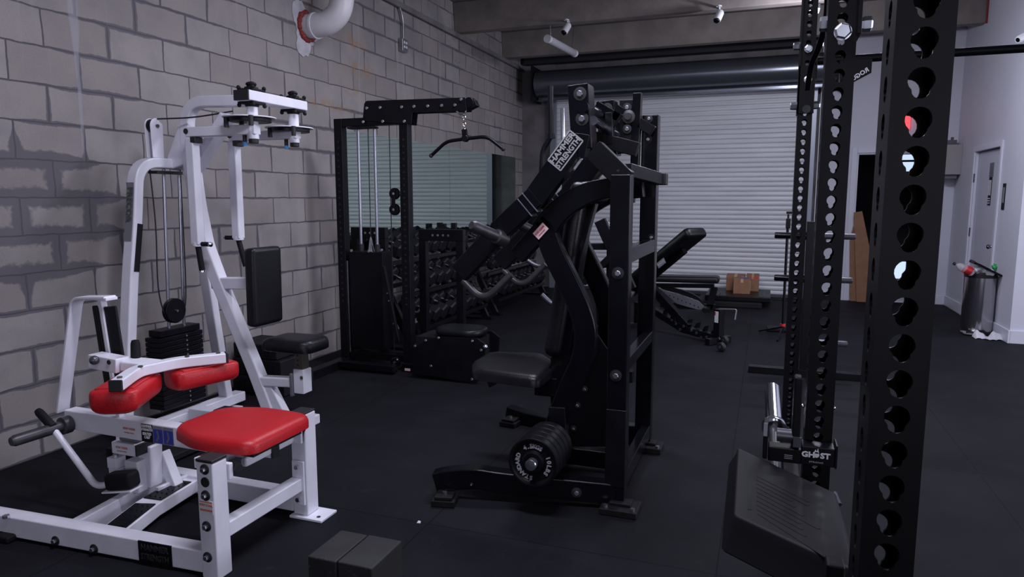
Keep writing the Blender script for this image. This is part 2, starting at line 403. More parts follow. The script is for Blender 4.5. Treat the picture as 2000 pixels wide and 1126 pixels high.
def mesh_obj(me, name, m, parent, bev=0):
    g = G(); g.b.from_mesh(me); return g.fin(name, m, parent, bev=bev)
def merge(g, me): g.b.from_mesh(me); return g
def copy_tree(o, parent=None):
    c = o.copy(); COL.objects.link(c); c.parent = parent
    for ch in list(o.children): copy_tree(ch, c)
    return c
ORD = ['first', 'second', 'third', 'fourth', 'fifth', 'sixth', 'seventh', 'eighth', 'ninth', 'tenth', 'eleventh', 'twelfth', 'thirteenth', 'fourteenth', 'fifteenth', 'sixteenth', 'seventeenth', 'eighteenth', 'nineteenth', 'twentieth', 'twenty-first', 'twenty-second', 'twenty-third', 'twenty-fourth', 'twenty-fifth']
XA = V((1, 0, 0)); YA = V((0, 1, 0)); ZA = V((0, 0, 1))
def scuffed():
    t = NT('scuffed_rubber'); g = t.n('NewGeometry'); pos = g.outputs['Position']; sp = t.n('SeparateXYZ'); t.l(pos, sp.inputs[0])
    c = t.mix(t.ramp(t.noise(pos, 8, 5), .35, .7), (.010, .0095, .0115), (.017, .0165, .019))
    sc = t.math('MULTIPLY', t.ramp(t.noise(pos, 34, 5, .8), .56, .70), t.math('SUBTRACT', 1.0, t.ramp(t.math('ABSOLUTE', t.math('SUBTRACT', sp.outputs[1], 1.955)), .0, .02)))
    c = t.mix(t.math('MULTIPLY', sc, .7), c, (.12, .13, .18)); t.l(c, t.b.inputs['Base Color']); t.b.inputs['Roughness'].default_value = .65
scuffed()
# ---------------- the setting ----------------
BY = 10.7; RX = 2.30; JY = 8.03; CZ = 3.80
def struct(g, name, m, **k):
    o = g.fin(name, m, None, **k); o['kind'] = 'structure'; return o
g = G(); g.bx(-4.0, 6.4, -5.2, 14.2, -.12, 0); struct(g, 'floor', 'rubber_floor')
g = G(); g.bx(WX-.2, WX, -5.2, BY+.2, 0, CZ); struct(g, 'wall_left', 'block_wall')
g = G(); g.bx(-4.0, 6.4, -5.2, BY+.2, CZ, CZ+.15)
struct(g, 'ceiling', 'concrete')
g = G()
g.bx(WX, -3.22, BY, BY+.2, 0, CZ); g.bx(-3.22, .62, BY+.1, BY+.3, 0, CZ); struct(g, 'wall_back', 'concrete')
DX0 = Y_(1657, 588, BY).x; DX1 = DX0+.93; DZ = Y_(1676, 299, BY).z
g = G(); g.bx(.62, DX0, BY, BY+.2, 0, CZ); g.bx(DX1, RX+.2, BY, BY+.2, 0, CZ); g.bx(DX0, DX1, BY, BY+.2, DZ, CZ)
struct(g, 'wall_back', 'white_wall')
# right-hand white wall with the washroom door, then the return wall that faces the room
HY0 = X_(1963, 600, RX).y + .0; D0 = 8.79; D1 = 9.78; DH = 1.965
g = G(); g.bx(RX, RX+.15, JY, D0, 0, CZ); g.bx(RX, RX+.15, D1, BY, 0, CZ); g.bx(RX, RX+.15, D0, D1, DH, CZ)
struct(g, 'wall_right', 'white_wall')
g = G(); g.bx(RX+.15, 6.4, JY, JY+.15, 0, CZ); g.bx(6.2, 6.4, -5.2, JY, 0, CZ); struct(g, 'wall_right', 'white_wall')
g = G(); g.bx(-4.0, 6.4, -5.2, -5.0, 0, CZ); struct(g, 'wall_front', 'white_wall')
g = G()
g.bx(.62, DX0-.07, BY-.018, BY, 0, .12); g.bx(DX1+.07, RX, BY-.018, BY, 0, .12); struct(g, 'baseboard_back', 'trim_white', bev=.004)
g = G(); g.bx(RX-.018, RX, JY-.018, D0-.07, 0, .13); g.bx(RX-.018, RX, D1+.07, BY-.018, 0, .13); g.bx(RX, 6.2, JY-.018, JY, 0, .13)
struct(g, 'baseboard_right', 'trim_white', bev=.004)
# precast tee stems that cross the ceiling
for k, yb in enumerate((9.77, 8.10, 6.43, 4.76, 3.09, 1.42, -.25, -1.92, -3.6)):
    g = G(); g.poly([(WX, yb, CZ), (WX, yb+.05, 3.45), (WX, yb+.19, 3.45), (WX, yb+.24, CZ)], (1, 0, 0), (RX if yb > JY else 6.2)-WX)
    struct(g, 'ceiling_beam', 'concrete_tan', bev=.012)
g = G(); g.bx(RX-.02, RX-.001, 9.76, 9.772, 3.43, 3.79); struct(g, 'trim_1', 'red_sealant')
g = G(); g.bx(WX, WX+.05, -5, BY, 3.39, 3.45); struct(g, 'trim_2', 'concrete', bev=.01)
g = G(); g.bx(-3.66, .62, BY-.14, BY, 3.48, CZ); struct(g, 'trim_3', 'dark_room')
# roll-up door
d = T('door_1', None, None, (-1.3, BY, 0), kind='structure')
def slats():
    g = G(); p = .0675; x0, x1 = -3.16, .5; prof = []
    z = .03
    while z < 2.96:
        for dz, dy in ((0, .022), (.006, .022), (.009, .002), (.020, -.004), (.034, -.0065), (.048, -.004), (.0605, .002), (.063, .022)): prof.append((BY-.04+dy, z+dz))
        z += p
    a = [g.b.verts.new((x0, y, z)) for y, z in prof]; b = [g.b.verts.new((x1, y, z)) for y, z in prof]
    for i in range(len(prof)-1): g.b.faces.new((a[i], b[i], b[i+1], a[i+1]))
    return g
slats().fin('curtain', 'slat_paint', d, ang=50)
g = G(); g.bx(-3.16, .5, BY-.07, BY-.02, 0, .05); g.fin('bottom_bar', 'grey_steel', d, bev=.004)
for x in (-3.24, .48):
    g = G(); g.bx(x, x+.10, BY-.10, BY-.055, 0, 2.95); g.bx(x+(.0 if x < 0 else .09), x+(.01 if x < 0 else .10), BY-.10, BY, 0, 2.95); g.fin('guide_rail', 'guide', d, bev=.003)
g = G(); cyc = V((-3.40, BY-.26, 3.15)); g.cyl(cyc, cyc+V((4.2, 0, 0)), .195, 64); g.fin('drum', 'drum', d)
g = G(); g.bx(-3.40, .8, BY-.20, BY-.185, 2.90, 3.02); g.bx(-3.40, .8, BY-.30, BY-.19, 2.895, 2.905); g.fin('hood_lip', 'drum', d, bev=.003)
g = G()
for x in (-3.42, .8): g.bx(x-.012, x+.0, BY-.48, BY, 2.88, 3.40)
g.fin('bracket', 'black_matte', d)
# doorway into the dark back room
g = G(); w_ = .07
g.bx(DX0-w_, DX0, BY-.02, BY, 0, DZ+w_); g.bx(DX1, DX1+w_, BY-.02, BY, 0, DZ+w_); g.bx(DX0, DX1, BY-.02, BY, DZ, DZ+w_)
g.bx(DX0, DX0+.02, BY, BY+.2, 0, DZ); g.bx(DX1-.02, DX1, BY, BY+.2, 0, DZ); g.bx(DX0+.02, DX1-.02, BY, BY+.2, DZ-.02, DZ)
struct(g, 'door_2', 'trim_white', bev=.003)
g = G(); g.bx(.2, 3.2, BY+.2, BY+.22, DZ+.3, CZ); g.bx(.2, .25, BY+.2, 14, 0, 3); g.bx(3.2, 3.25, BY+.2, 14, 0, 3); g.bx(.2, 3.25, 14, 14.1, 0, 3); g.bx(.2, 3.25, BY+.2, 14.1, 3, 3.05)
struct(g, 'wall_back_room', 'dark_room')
g = G(); g.bx(DX0, DX1, BY+.02, BY+.9, 0.001, .012); struct(g, 'trim_4', 'white_cap')
wn = [Y_(1752, 294, 13.98), Y_(1800, 294, 13.98), Y_(1800, 334, 13.98), Y_(1752, 334, 13.98)]
g = G(); g.bx(wn[0].x, wn[1].x, 13.96, 13.99, wn[2].z, wn[0].z); wo = struct(g, 'window_1', 'back_room_glow')
zc = (wn[0].z+wn[2].z)/2
g = G(); g.bx(wn[0].x, wn[1].x, 13.93, 13.96, zc-.02, zc+.015); g.bx(wn[0].x-.04, wn[0].x, 13.93, 13.99, wn[2].z-.04, wn[0].z+.04); g.bx(wn[1].x, wn[1].x+.04, 13.93, 13.99, wn[2].z-.04, wn[0].z+.04); g.fin('window_frame', 'dark_room', wo)
wn = [Y_(1744, 510, 13.98), Y_(1766, 555, 13.98)]
g = G(); g.bx(wn[0].x, wn[1].x, 13.96, 13.99, wn[1].z, wn[0].z); struct(g, 'bright_patch', 'back_room_glow')  # self-lit patch for a bright spot in the back room
# washroom door in the right-hand wall
g = G(); g.bx(RX+.03, RX+.07, D0+.01, D1-.01, .01, DH-.01); dr = struct(g, 'door_3', 'door_white', bev=.002)
g = G(); g.bx(RX-.02, RX, D0-.06, D0, 0, DH+.06); g.bx(RX-.02, RX, D1, D1+.06, 0, DH+.06); g.bx(RX-.02, RX, D0, D1, DH, DH+.06); g.bx(RX, RX+.03, D0-.001, D0+.012, 0, DH); g.bx(RX, RX+.03, D1-.012, D1+.001, 0, DH)
g.fin('door_frame', 'trim_white', dr, bev=.004)
kz = .90; ky = D0+.08
g = G(); g.lathe((RX+.03, ky, kz), (-1, 0, 0), [(0, .032), (.008, .032), (.012, .012), (.03, .012), (.04, .026), (.06, .030), (.075, .018), (.078, 0)], 24); g.fin('door_knob', 'chrome', dr)
for z in (1.66, 1.02, .25):
    g = G(); g.cyl((RX-.004, D1-.010, z-.05), (RX-.004, D1-.010, z+.05), .008, 10); g.fin('hinge', 'grey_steel', dr)
def sgn(y0, y1, z0, z1, label, m, lines, x=RX+.03):
    g = G(); g.bx(x-.006, x-.001, y0, y1, z0, z1); o = single(g, 'wall_sign', m, label, 'sign')
    return o
a = X_(1930, 318, RX); b = X_(1936, 372, RX)
yc = (a.y+b.y)/2+.05
o = sgn(yc-.07, yc+.07, a.z-.155, a.z+.0, 'dark square pictogram plate at the top of the white washroom door', 'grey_plastic', 0)
o = sgn(yc-.045, yc+.055, a.z-.47, a.z-.16, 'narrow dark strip sign with pale bars below the pictogram on the washroom door', 'black_satin', 0)
g = G()
for k in range(3): g.bx(RX+.0225, RX+.0245, yc-.035+k*.034, yc-.020+k*.034, a.z-.36, a.z-.19)
for k in range(3): g.bx(RX+.0225, RX+.0245, yc-.04, yc+.05, a.z-.40-k*.025, a.z-.39-k*.025)
g.fin('print', 'letters', o)
a = X_(1962, 358, RX); yc = a.y-.02
o = sgn(yc-.045, yc+.045, a.z-.27, a.z, 'narrow dark sign with pale strokes on the white wall beside the washroom door', 'black_satin', 0, x=RX)
g = G()
for k in range(2): g.bx(RX-.0085, RX-.0065, yc-.028+k*.03, yc-.016+k*.03, a.z-.20, a.z-.04)
g.fin('print', 'letters_dim', o)
# grey cabinet high in the corner with its small fitting
g = G(); bz0 = X_(1880, 340, RX).z; bz1 = X_(1880, 282, RX).z
g.bx(RX-.26, RX-.001, 10.42, 10.66, bz0, bz1)
o = single(g, 'wall_cabinet', 'beige_box', 'grey metal box mounted high in the white corner left of the washroom door', 'box', bev=.004)
g = G(); g.bx(RX-.20, RX-.03, 10.47, 10.62, bz0-.05, bz0); g.fin('lower_cover', 'grey_plastic', o, bev=.003)
g = G(); g.bx(RX-.34, RX-.04, 10.45, 10.50, bz1+.001, bz1+.02); g.cyl((RX-.24, 10.46, bz1+.07), (RX-.24, 10.54, bz1+.07), .04, 16); g.bx(RX-.18, RX-.06, 10.46, 10.52, bz1+.02, bz1+.06); g.bx(RX-.12, RX-.09, 10.5, 10.53, bz1+.05, bz1+.10)
single(g, 'alarm_fitting', 'grey_steel', 'small round fitting on a shelf on top of the grey corner box', 'fitting', bev=.002)
# lit red sign over the doorway
a = Y_(1744, 224, BY-.05); b = Y_(1777, 252, BY-.05)
g = G(); g.bx(a.x, b.x, BY-.05, BY-.002, b.z, a.z); o = single(g, 'lit_sign', 'exit_red', 'glowing red sign above the back doorway, seen through a hole of the near rack post', 'sign', bev=.003)
g = G(); g.bx(a.x, b.x, BY-.055, BY-.001, a.z, a.z+.02); g.fin('sign_housing', 'plastic_white', o)
# cardboard leaning in the doorway
for i, (q, m) in enumerate((([(1668, 415), (1684, 412), (1702, 500), (1692, 584), (1673, 584)], 'a longer'), ([(1660, 470), (1667, 440), (1679, 584), (1660, 584)], 'b'))):
    y = BY-.13+i*.055; g = G(); pts = [Y_(px, py, y) for px, py in q]; mz = min(p.z for p in pts)
    for p in pts: p.z = max(p.z, .002)
    for p in pts:
        if p.z < .05: p.z = .002
    g.poly(pts, (0, 1, 0), .035)
    single(g, 'leaning_cardboard', 'cardboard', ['tall brown cardboard panel leaning in the back doorway, the front one', 'narrow brown cardboard panel standing behind the taller one in the doorway'][i], 'cardboard', group=None, bev=.002)

# ---------------- things on the walls and ceiling ----------------
# mirror panels on the block wall
MB0, MB1 = .84, 2.05
ys = [5.505, X_(878, 430, WX).y, 9.72]
lab = ['large frameless mirror panel at the near end of the block wall, behind the cable tower', 'large frameless mirror panel right of the thin seam, reflecting the roll-up door']
for i in range(2):
    g = G(); g.bx(WX+.002, WX+.008, ys[i]+.002, ys[i+1]-.002, MB0, MB1)
    o = single(g, 'mirror_panel', 'mirror', lab[i], 'mirror', group='wall mirrors')
g = G(); g.bx(WX+.002, WX+.008, 9.73, 10.36, MB0, MB1); single(g, 'mirror_panel', 'mirror', 'narrow frameless mirror panel at the far end, next to the back corner', 'mirror', group='wall mirrors')
# pvc elbow coming out of the wall
p0 = X_(598, 52, WX); c0 = p0.copy()
pm = T('drain_pipe', 'fat white plastic pipe elbow coming out of the block wall, bent upward', 'pipe', p0)
r_ = .098
path = smooth([c0+V((.001, 0, 0)), c0+V((.10, 0, 0)), c0+V((.21, .015, .02)), c0+V((.30, .03, .09)), c0+V((.335, .04, .20)), c0+V((.34, .045, .34)), c0+V((.34, .045, .90))], 6)
g = G(); g.tube(path, r_, 40); g.fin('elbow', 'pvc', pm)
g = G(); g.tube([c0+V((.085, 0, 0)), c0+V((.105, 0, .0))], r_+.008, 40); g.fin('coupling_rim', 'plastic_white', pm)
g = G(); g.tube([c0+V((.34, .045, .30)), c0+V((.34, .045, .32))], r_+.008, 40); g.fin('coupling_rim', 'plastic_white', pm)
g = G(); random.seed(3)
for k in range(26):
    a = 2*math.pi*k/26; g.sphere(c0+V((.008, math.cos(a)*(r_+.01), math.sin(a)*(r_+.01))), random.uniform(.016, .030), 8)
g.fin('sealant_ring', 'red_sealant', pm)
g = G(); pts = []
for k in range(48):
    a = 2*math.pi*k/48; rr = r_+.09+.06*math.sin(a*3+1)+random.uniform(-.018, .018)
    pts.append(c0+V((.0015, math.cos(a)*rr, math.sin(a)*rr-.015)))
g.poly(pts, (1, 0, 0), .005); g.fin('plaster_patch', 'plaster', pm)
# outlet box with conduit
q = X_(783, 88, WX); ob = T('outlet_box', 'galvanised electrical outlet box high on the block wall under a conduit', 'outlet', q)
g = G(); g.bx(WX+.001, WX+.055, q.y-.06, q.y+.06, q.z-.075, q.z+.06); g.fin('box', 'galvanised', ob, bev=.008)
g = G()
for dy in (-.022, .022):
    for dz in (-.025, .02): g.cyl((WX+.055, q.y+dy, q.z+dz), (WX+.058, q.y+dy, q.z+dz), .014, 14)
g.fin('socket_face', 'plastic_white', ob)
g = G(); g.tube(rnd([q+V((.03, 0, .06)), q+V((.03, 0, .28)), q+V((.03, -.12, .42)), q+V((.03, -.9, .70))], .12, 6), .012, 12); g.fin('conduit', 'galvanised', ob)
# hanging tube light
a = N_(1070, 76, (0, 0, 3.28), (0, 0, 1)); b = N_(1122, 104, (0, 0, 3.28), (0, 0, 1))
tl = T('tube_light', 'unlit white tube light hanging below the dark concrete beams', 'ceiling light', (a+b)/2)
dv = (b-a).normalized()
g = G(); g.tube([a, a+dv*.01, b-dv*.01, b], [.040, .045, .045, .040], 20); g.fin('diffuser', 'tube_white', tl)
for q, s in ((a, 1), (b, -1)):
    g = G(); g.tube([q-dv*.02*s, q+dv*.03*s], .047, 20); g.fin('end_cap', 'plastic_white', tl)
    g = G(); g.cyl(q+dv*.1*s, V((q.x, q.y, CZ)), .003, 6); g.fin('hanging_wire', 'grey_steel', tl)
# two small cameras hung from the beams
def cctv(px, py, label, yb=8.02):
    c = Y_(px, py, yb); t = T('security_camera', label, 'camera', c, 'cameras under the ceiling beams')
    dn = V((-.22, -.62, -.75)).normalized()
    g = G(); g.lathe(c-dn*.085, dn, [(0, .020), (.006, .034), (.02, .041), (.12, .041), (.145, .038)], 28); g.fin('housing', 'plastic_white', t)
    g = G(); g.lathe(c+dn*.0605, dn, [(0, .034), (.010, .030), (.018, .018), (.021, 0)], 24); g.fin('lens', 'black_gloss', t)
    g = G(); g.cyl(c-dn*.08, V((c.x, c.y+.03, 3.46)), .006, 8); g.cyl((c.x, c.y+.03, 3.45), (c.x, c.y+.03, 3.46), .03, 16); g.bx(c.x-.008, c.x+.008, c.y+.02, c.y+.16, 3.45, 3.47); g.fin('mount', 'plastic_white', t)
cctv(1105, 57, 'white security camera hanging beside the tube light, left of the two')
cctv(1403, 33, 'white security camera hanging under the beam near the tall rack posts, right of the two')
c = Y_(1999, 72, JY-.16); t = T('security_camera', 'white bullet camera on the right-hand wall at the frame edge', 'camera', c)
g = G(); dn = V((-.75, -.5, -.45)).normalized(); g.lathe(c-dn*.07, dn, [(0, .025), (.01, .034), (.12, .034), (.14, .028)], 24); g.fin('housing', 'plastic_white', t)
g = G(); g.lathe(c+dn*.069, dn, [(0, .028), (.004, .0)], 20); g.fin('lens', 'black_gloss', t)
g = G(); g.cyl(c-dn*.05, V((c.x+.08, JY, c.z+.05)), .012, 10); g.fin('mount', 'plastic_white', t)

t = T('hanging_lamp', 'small lit lamp under the ceiling, seen through the top keyholes of the farthest rack post', 'ceiling light', (.345, 7.75, 3.25))
g = G(); g.box((.345, 7.75, 3.275), (.105, .225, .05)); g.fin('lamp_housing', 'grey_steel', t, bev=.006)
g = G(); g.cyl((.345, 7.75, 3.30), (.345, 7.75, CZ), .006, 8); g.fin('hanging_rod', 'grey_steel', t)
# ---------------- white plate-loaded calf machine with red pads ----------------
t = T('seated_calf_machine', 'white plate loaded calf machine with red seat and red thigh pads in the foreground', 'exercise machine', (-2.4, 2.2, 0))
W = 'white_paint'; bv = .006
def washer_bolt(parent, c, ax, r=.020, h=.012):
    g = G(); g.lathe(c, ax, [(0, r), (.003, r), (.004, r*.8)], 20); o = g.fin('washer', 'black_cap', parent)
    g = G(); g.hexbolt(V(c)+V(ax).normalized()*.004, ax, r*.5, h); g.fin('bolt', 'zinc', parent, bev=.001)
fa = Z_(0, 1006, .10); fb_ = Z_(384, 1074, .10); fd = (fb_-fa).normalized(); fn = V((-fd.y, fd.x, 0))
FA = fa-fd*.45; FN = -fn
def FP(px, py, o=0): return N_(px, py, fa-fn*o, fn)
g = G(); g.sweep([V((FA.x, FA.y, .056))+fn*.035, V((fb_.x, fb_.y, .056))+fn*.035+fd*.03], .07, .088, fn); g.fin('front_base_beam', W, t, bev=bv)
q = Z_(8, 1062, .0); g = G(); g.bx(q.x-.12, q.x+.02, q.y, q.y+.13, 0, .030); g.fin('rubber_foot', 'rubber', t, bev=.01)
q = Z_(12, 1008, .105); g = G(); g.hexbolt((q.x, q.y, .099), ZA, .014, .012); g.fin('bolt', 'zinc', t)
for px, py in ((109, 1055), (184, 1071)): washer_bolt(t, FP(px, py, 0), FN)
g = G(); g.bx(-1.945, -1.868, 1.915, 1.99, .0, .455); g.fin('front_post', W, t, bev=bv)
g = G(); g.bx(-1.946, -1.867, 1.914, 1.991, .4555, .468); g.fin('end_cap', 'black_cap', t, bev=.004)
for px, py in ((400, 916), (402, 967), (404, 1027), (406, 1087)): washer_bolt(t, Y_(px, py, 1.914), -YA)
c = Y_(401, 941, 1.914); g = G(); g.cyl(c, c-V((0, .003, 0)), .019, 20); g.fin('bolt_hole', 'black_cap', t)
g = G(); g.bx(-1.945, -1.868, 2.46, 2.54, .012, .478); rp = g.fin('rear_post', W, t, bev=bv)
g = G(); g.bx(-1.945, -1.868, 2.46, 2.54, .4785, .486); g.fin('end_cap', 'black_cap', t, bev=.003)
g = G(); g.bx(-1.955, -1.785, 2.44, 2.56, 0, .012); g.fin('base_plate', W, t, bev=.003)
g = G(); g.cyl((-1.82, 2.47, .011), (-1.82, 2.47, .0135), .009, 14); g.fin('plate_hole', 'black_cap', t)
g = G(); g.sweep([(-1.905, 1.99, .165), (-1.905, 2.44, .165)], .055, .06, XA); g.fin('side_rail', W, t, bev=bv)
g = G(); g.bx(-1.93, -1.870, 2.44, 2.452, .07, .27); g.fin('rail_flange', W, t, bev=.002)
for z in (.095, .245): g = G(); g.hexbolt((-1.90, 2.438, z), -YA, .011, .010); g.fin('bolt', 'zinc', t)
g = G(); g.bx(-2.86, -1.95, 2.465, 2.535, .018, .105); g.fin('rear_cross_beam', W, t, bev=bv)
# centre spine, foot bars
g = G(); g.sweep([(-2.64, 1.93, .055), (-2.70, 2.46, .06)], .045, .085, XA); g.fin('centre_beam', W, t, bev=bv)
g = G(); g.sweep([(-2.465, 1.975, .045), (-2.53, 2.21, .052), (-2.555, 2.47, .060)], .115, .06, XA); fb = g.fin('foot_bar', W, t, bev=bv)
for xa, y0, xb, y1, z0, z1 in ((-2.466, 1.985, -2.522, 2.19, .076, .084), (-2.532, 2.235, -2.550, 2.43, .085, .090)):
    g = G(); g.sweep([(xa, y0, z0), (xb, y1, z1)], .095, .006, XA); o = g.fin('foot_grip', 'black_satin', t, bev=.002)
    g = G()
    for k in range(5):
        for j in range(3):
            u = (k+.5)/5; g.hexbolt((xa+(xb-xa)*u-.028+j*.028, y0+(y1-y0)*u, z0+(z1-z0)*u+.002), ZA, .0035, .004, 8)
    g.fin('grip_studs', 'black_matte', o)
a = Z_(306, 958, .09); b = Z_(368, 930, .09); g = G(); g.sweep([a, b], .02, .03, XA); g.fin('edge_rail', W, t, bev=.003)
# stop tower
c = Y_(262, 905, 2.28); tx = c.x+.035
g = G(); g.bx(tx-.055, tx+.02, 2.245, 2.315, .09, .24); g.fin('tower_foot', W, t, bev=bv)
g = G(); g.sweep([(tx+.0, 2.33, .10), (tx+.015, 2.33, .30)], .07, .075, YA); g.fin('tower', W, t, bev=bv)
g = G(); g.sweep([(tx+.09, 2.39, .08), (tx+.02, 2.39, .24)], .05, .05, YA); g.fin('tower_brace', W, t, bev=bv)
g = G(); g.bx(tx-.115, tx+.025, 2.235, 2.36, .268, .325); g.fin('stop_head', W, t, bev=bv)
g = G(); g.bx(tx+.0255, tx+.036, 2.237, 2.358, .27, .323); g.fin('end_cap', 'black_cap', t, bev=.003)
g = G(); g.bx(tx-.085, tx+.025, 2.25, 2.345, .325, .352); g.fin('bump_stop', 'grey_plastic', t, bev=.01)
g = G(); g.bx(tx-.125, tx-.07, 2.215, 2.27, .205, .255); g.bx(tx-.125, tx-.06, 2.22, 2.265, .14, .205); g.fin('pivot_box', W, t, bev=.004)
g = G(); g.hexbolt((tx-.10, 2.242, .255), ZA, .012, .010); g.fin('bolt', 'zinc', t)
g = G(); g.sweep([(tx-.075, 2.18, .165), (tx+.06, 2.20, .185)], .075, .075, YA); g.fin('rubber_bumper', 'rubber', t, bev=.018, seg=4)
g = G(); g.sweep([(tx-.085, 2.18, .122), (tx+.065, 2.20, .142)], .08, .008, YA); g.fin('bumper_plate', W, t, bev=.002)
text('STAY CLEAR', t, 'printed_warning', 'orange_print', .0125, (tx-.05, 2.2345, .303), XA, ZA, bold=.0004)
text('MOVING PARTS', t, 'printed_warning', 'orange_print', .008, (tx-.05, 2.2345, .286), XA, ZA)
# lever beam with weight horn
LY = 2.20
g = G(); g.sweep([(-3.00, LY+.035, .412), (-1.97, LY+.035, .402)], .065, .088, YA); g.fin('lever_beam', W, t, bev=bv)
g = G(); c = V((-2.965, LY, .395)); g.lathe(c, (-.10, -1, -.02), [(0, .040), (.035, .040), (.04, .025), (.235, .025), (.25, .018)], 28); g.fin('weight_horn', 'iron', t)
g = G(); c = Y_(252, 840, LY-.0)
text('STAY CLEAR', t, 'printed_warning', 'orange_print', .0125, Y_(252, 837, LY+.0015), XA, ZA, bold=.0006)
text('MOVING PARTS', t, 'printed_warning', 'orange_print', .008, Y_(252, 845, LY+.0015), XA, ZA)
g.b.free()
a = Y_(275, 832, LY); b = Y_(299, 862, LY); e = Y_(345, 870, LY)
g = G(); g.bx(a.x, b.x, LY+.0005, LY+.002, .366, .446); g.fin('name_sticker', 'black_satin', t)
for s, dz, sz in (('HAMMER', .070, .017), ('STRENGTH', .055, .015), ('SEATED', .036, .017), ('CALF', .021, .017)):
    text(s, t, 'sticker_print', 'letters', sz, ((a.x+b.x)/2, LY+.0003, .366+dz), XA, ZA, bold=.0006, sx=.85)
for k in range(2):
    x0 = b.x+.003+k*.058
    g = G(); g.bx(x0, x0+.055, LY+.0005, LY+.002, .366, .444); g.fin('chart_panel', 'grey_label', t)
    g = G(); g.bx(x0+.002, x0+.053, LY-.0003, LY+.001, .370, .430); g.fin('chart_picture', 'blue_print', t)
    g = G(); g.sweep([(x0+.018, LY-.0006, .376), (x0+.030, LY-.0006, .395), (x0+.024, LY-.0006, .424)], .0005, .009, YA); g.fin('chart_figure', 'grey_plastic', t)
# embossed name plate on the front beam
a = Y_(273, 1078, 1.92); b = Y_(338, 1078, 1.92)
a = FP(273, 1100, 0); b = FP(338, 1113, 0); a.z = b.z = .057; g = G(); g.sweep([a, b], .006, .084, fn); g.fin('name_plate', 'black_satin', t, bev=.001)
mid = (a+b)/2+FN*.0032
text('HAMMER', t, 'embossed_name', 'dark_letters', .034, mid+V((0, 0, .019)), fd, ZA, ext=.001, bold=.001, sx=.95)
text('STRENGTH', t, 'embossed_name', 'dark_letters', .034, mid-V((0, 0, .019)), fd, ZA, ext=.001, bold=.001, sx=.78)
c = Y_(403, 988, 1.914)
g = G(); g.bx(c.x-.032, c.x+.030, 1.9135, 1.915, c.z-.03, c.z+.022); g.fin('warning_sticker', 'sticker_white', t)
text('STAY CLEAR', t, 'printed_warning', 'orange_print', .011, (c.x, 1.9132, c.z+.004), XA, ZA, bold=.0005)
g = G(); g.bx(c.x-.03, c.x+.028, 1.9128, 1.9136, c.z+.014, c.z+.018); g.bx(c.x-.03, c.x+.028, 1.9128, 1.9136, c.z-.012, c.z-.020); g.fin('sticker_band', 'orange_print', t)
# loop strap, slotted height post with black plates
p = [Y_(122, 803, LY+.03), Y_(150, 590, LY+.03), Y_(160, 580, LY+.03), Y_(215, 580, LY+.03)]
g = G(); g.sweep(rnd([p[0], (p[1]+p[2])/2+V((-.015, 0, .01)), p[3]], .045, 7), .062, .012, YA); g.fin('carry_strap', W, t, bev=.003)
a = Y_(199, 584, LY+.03); b = Y_(224, 742, LY+.03)
g = G(); g.sweep([a, b+(b-a)*.6], .03, .022, YA); g.fin('height_post', W, t, bev=.004)
g = G(); g.bx(a.x-.03, a.x+.06, LY, LY+.06, a.z-.002, a.z+.012); g.fin('strap_plate', W, t, bev=.003)
dv = (b-a)
for dx, w0, dy in ((-.045, .03, .0), (.030, .105, .0)):
    s = a+V((dx, dy, -.03)); g = G(); g.sweep([s, s+dv*.98], .014, w0, YA); g.fin('side_plate', 'black_satin', t, bev=.012, seg=3)
c = a+V((.02, .03, -.045)); g = G(); g.hexbolt(c, -YA, .014, .012); g.fin('bolt', 'zinc', t)
# pad carrier: bracket, handle, bent arm
BR = 2.16
a = Y_(186, 702, BR); b = Y_(240, 712, BR)
g = G(); g.sweep([a, b], .07, .062, YA); g.fin('slide_bracket', W, t, bev=.004)
g = G(); g.sphere(Y_(184, 703, BR-.05), .020); g.fin('pull_knob', 'grey_steel', t)
c = Y_(213, 707, BR-.035); g = G(); g.cyl(c, c-V((0, .003, 0)), .010, 16); g.fin('bolt_hole', 'black_cap', t)
az = .70
P0 = Z_(222, 744, az+.02); P1 = Z_(285, 712, az+.02); P2 = Z_(330, 702, az+.02); P3 = Z_(440, 689, az+.02)
for q in (P0, P1, P2, P3): q.z = az
P0 = P0+V((0, .01, 0))
g = G(); g.sweep(smooth([P0, P1+V((.0, -.05, 0)), (P1+P2)/2+V((-.005, -.01, 0)), P2+V((.02, .05, 0)), P3], 5), .050, .045, XA+YA*.01); g.fin('pad_arm', W, t, bev=.006)
g = G(); g.sweep([b+V((-.01, .02, 0)), (P1+P2)/2], .09, .045, YA); g.fin('arm_root', W, t, bev=.008)
d0 = (P0-P1).normalized(); g = G(); g.sweep([P0, P0+d0*.010], .052, .047, XA); g.fin('end_cap', 'black_cap', t, bev=.003)
d3 = (P3-P2).normalized(); g = G(); g.sweep([P3, P3+d3*.008], .052, .047, XA); g.fin('end_cap', 'black_cap', t, bev=.003)
for q, f in ((P0, d0*-.03), (P1, d0*.05), (P3, d3*-.03), (P3, d3*-.16)):
    g = G(); g.hexbolt(q+f+V((0, 0, .0225)), ZA, .010, .006); g.fin('bolt', 'olive_steel', t)
h = Y_(265, 702, 2.22); g = G(); g.lathe((h.x, h.y, .705), (.05, 0, 1), [(0, .021), (.09, .019), (.105, .015), (.108, .004)], 20); g.fin('hand_grip', 'rubber', t)
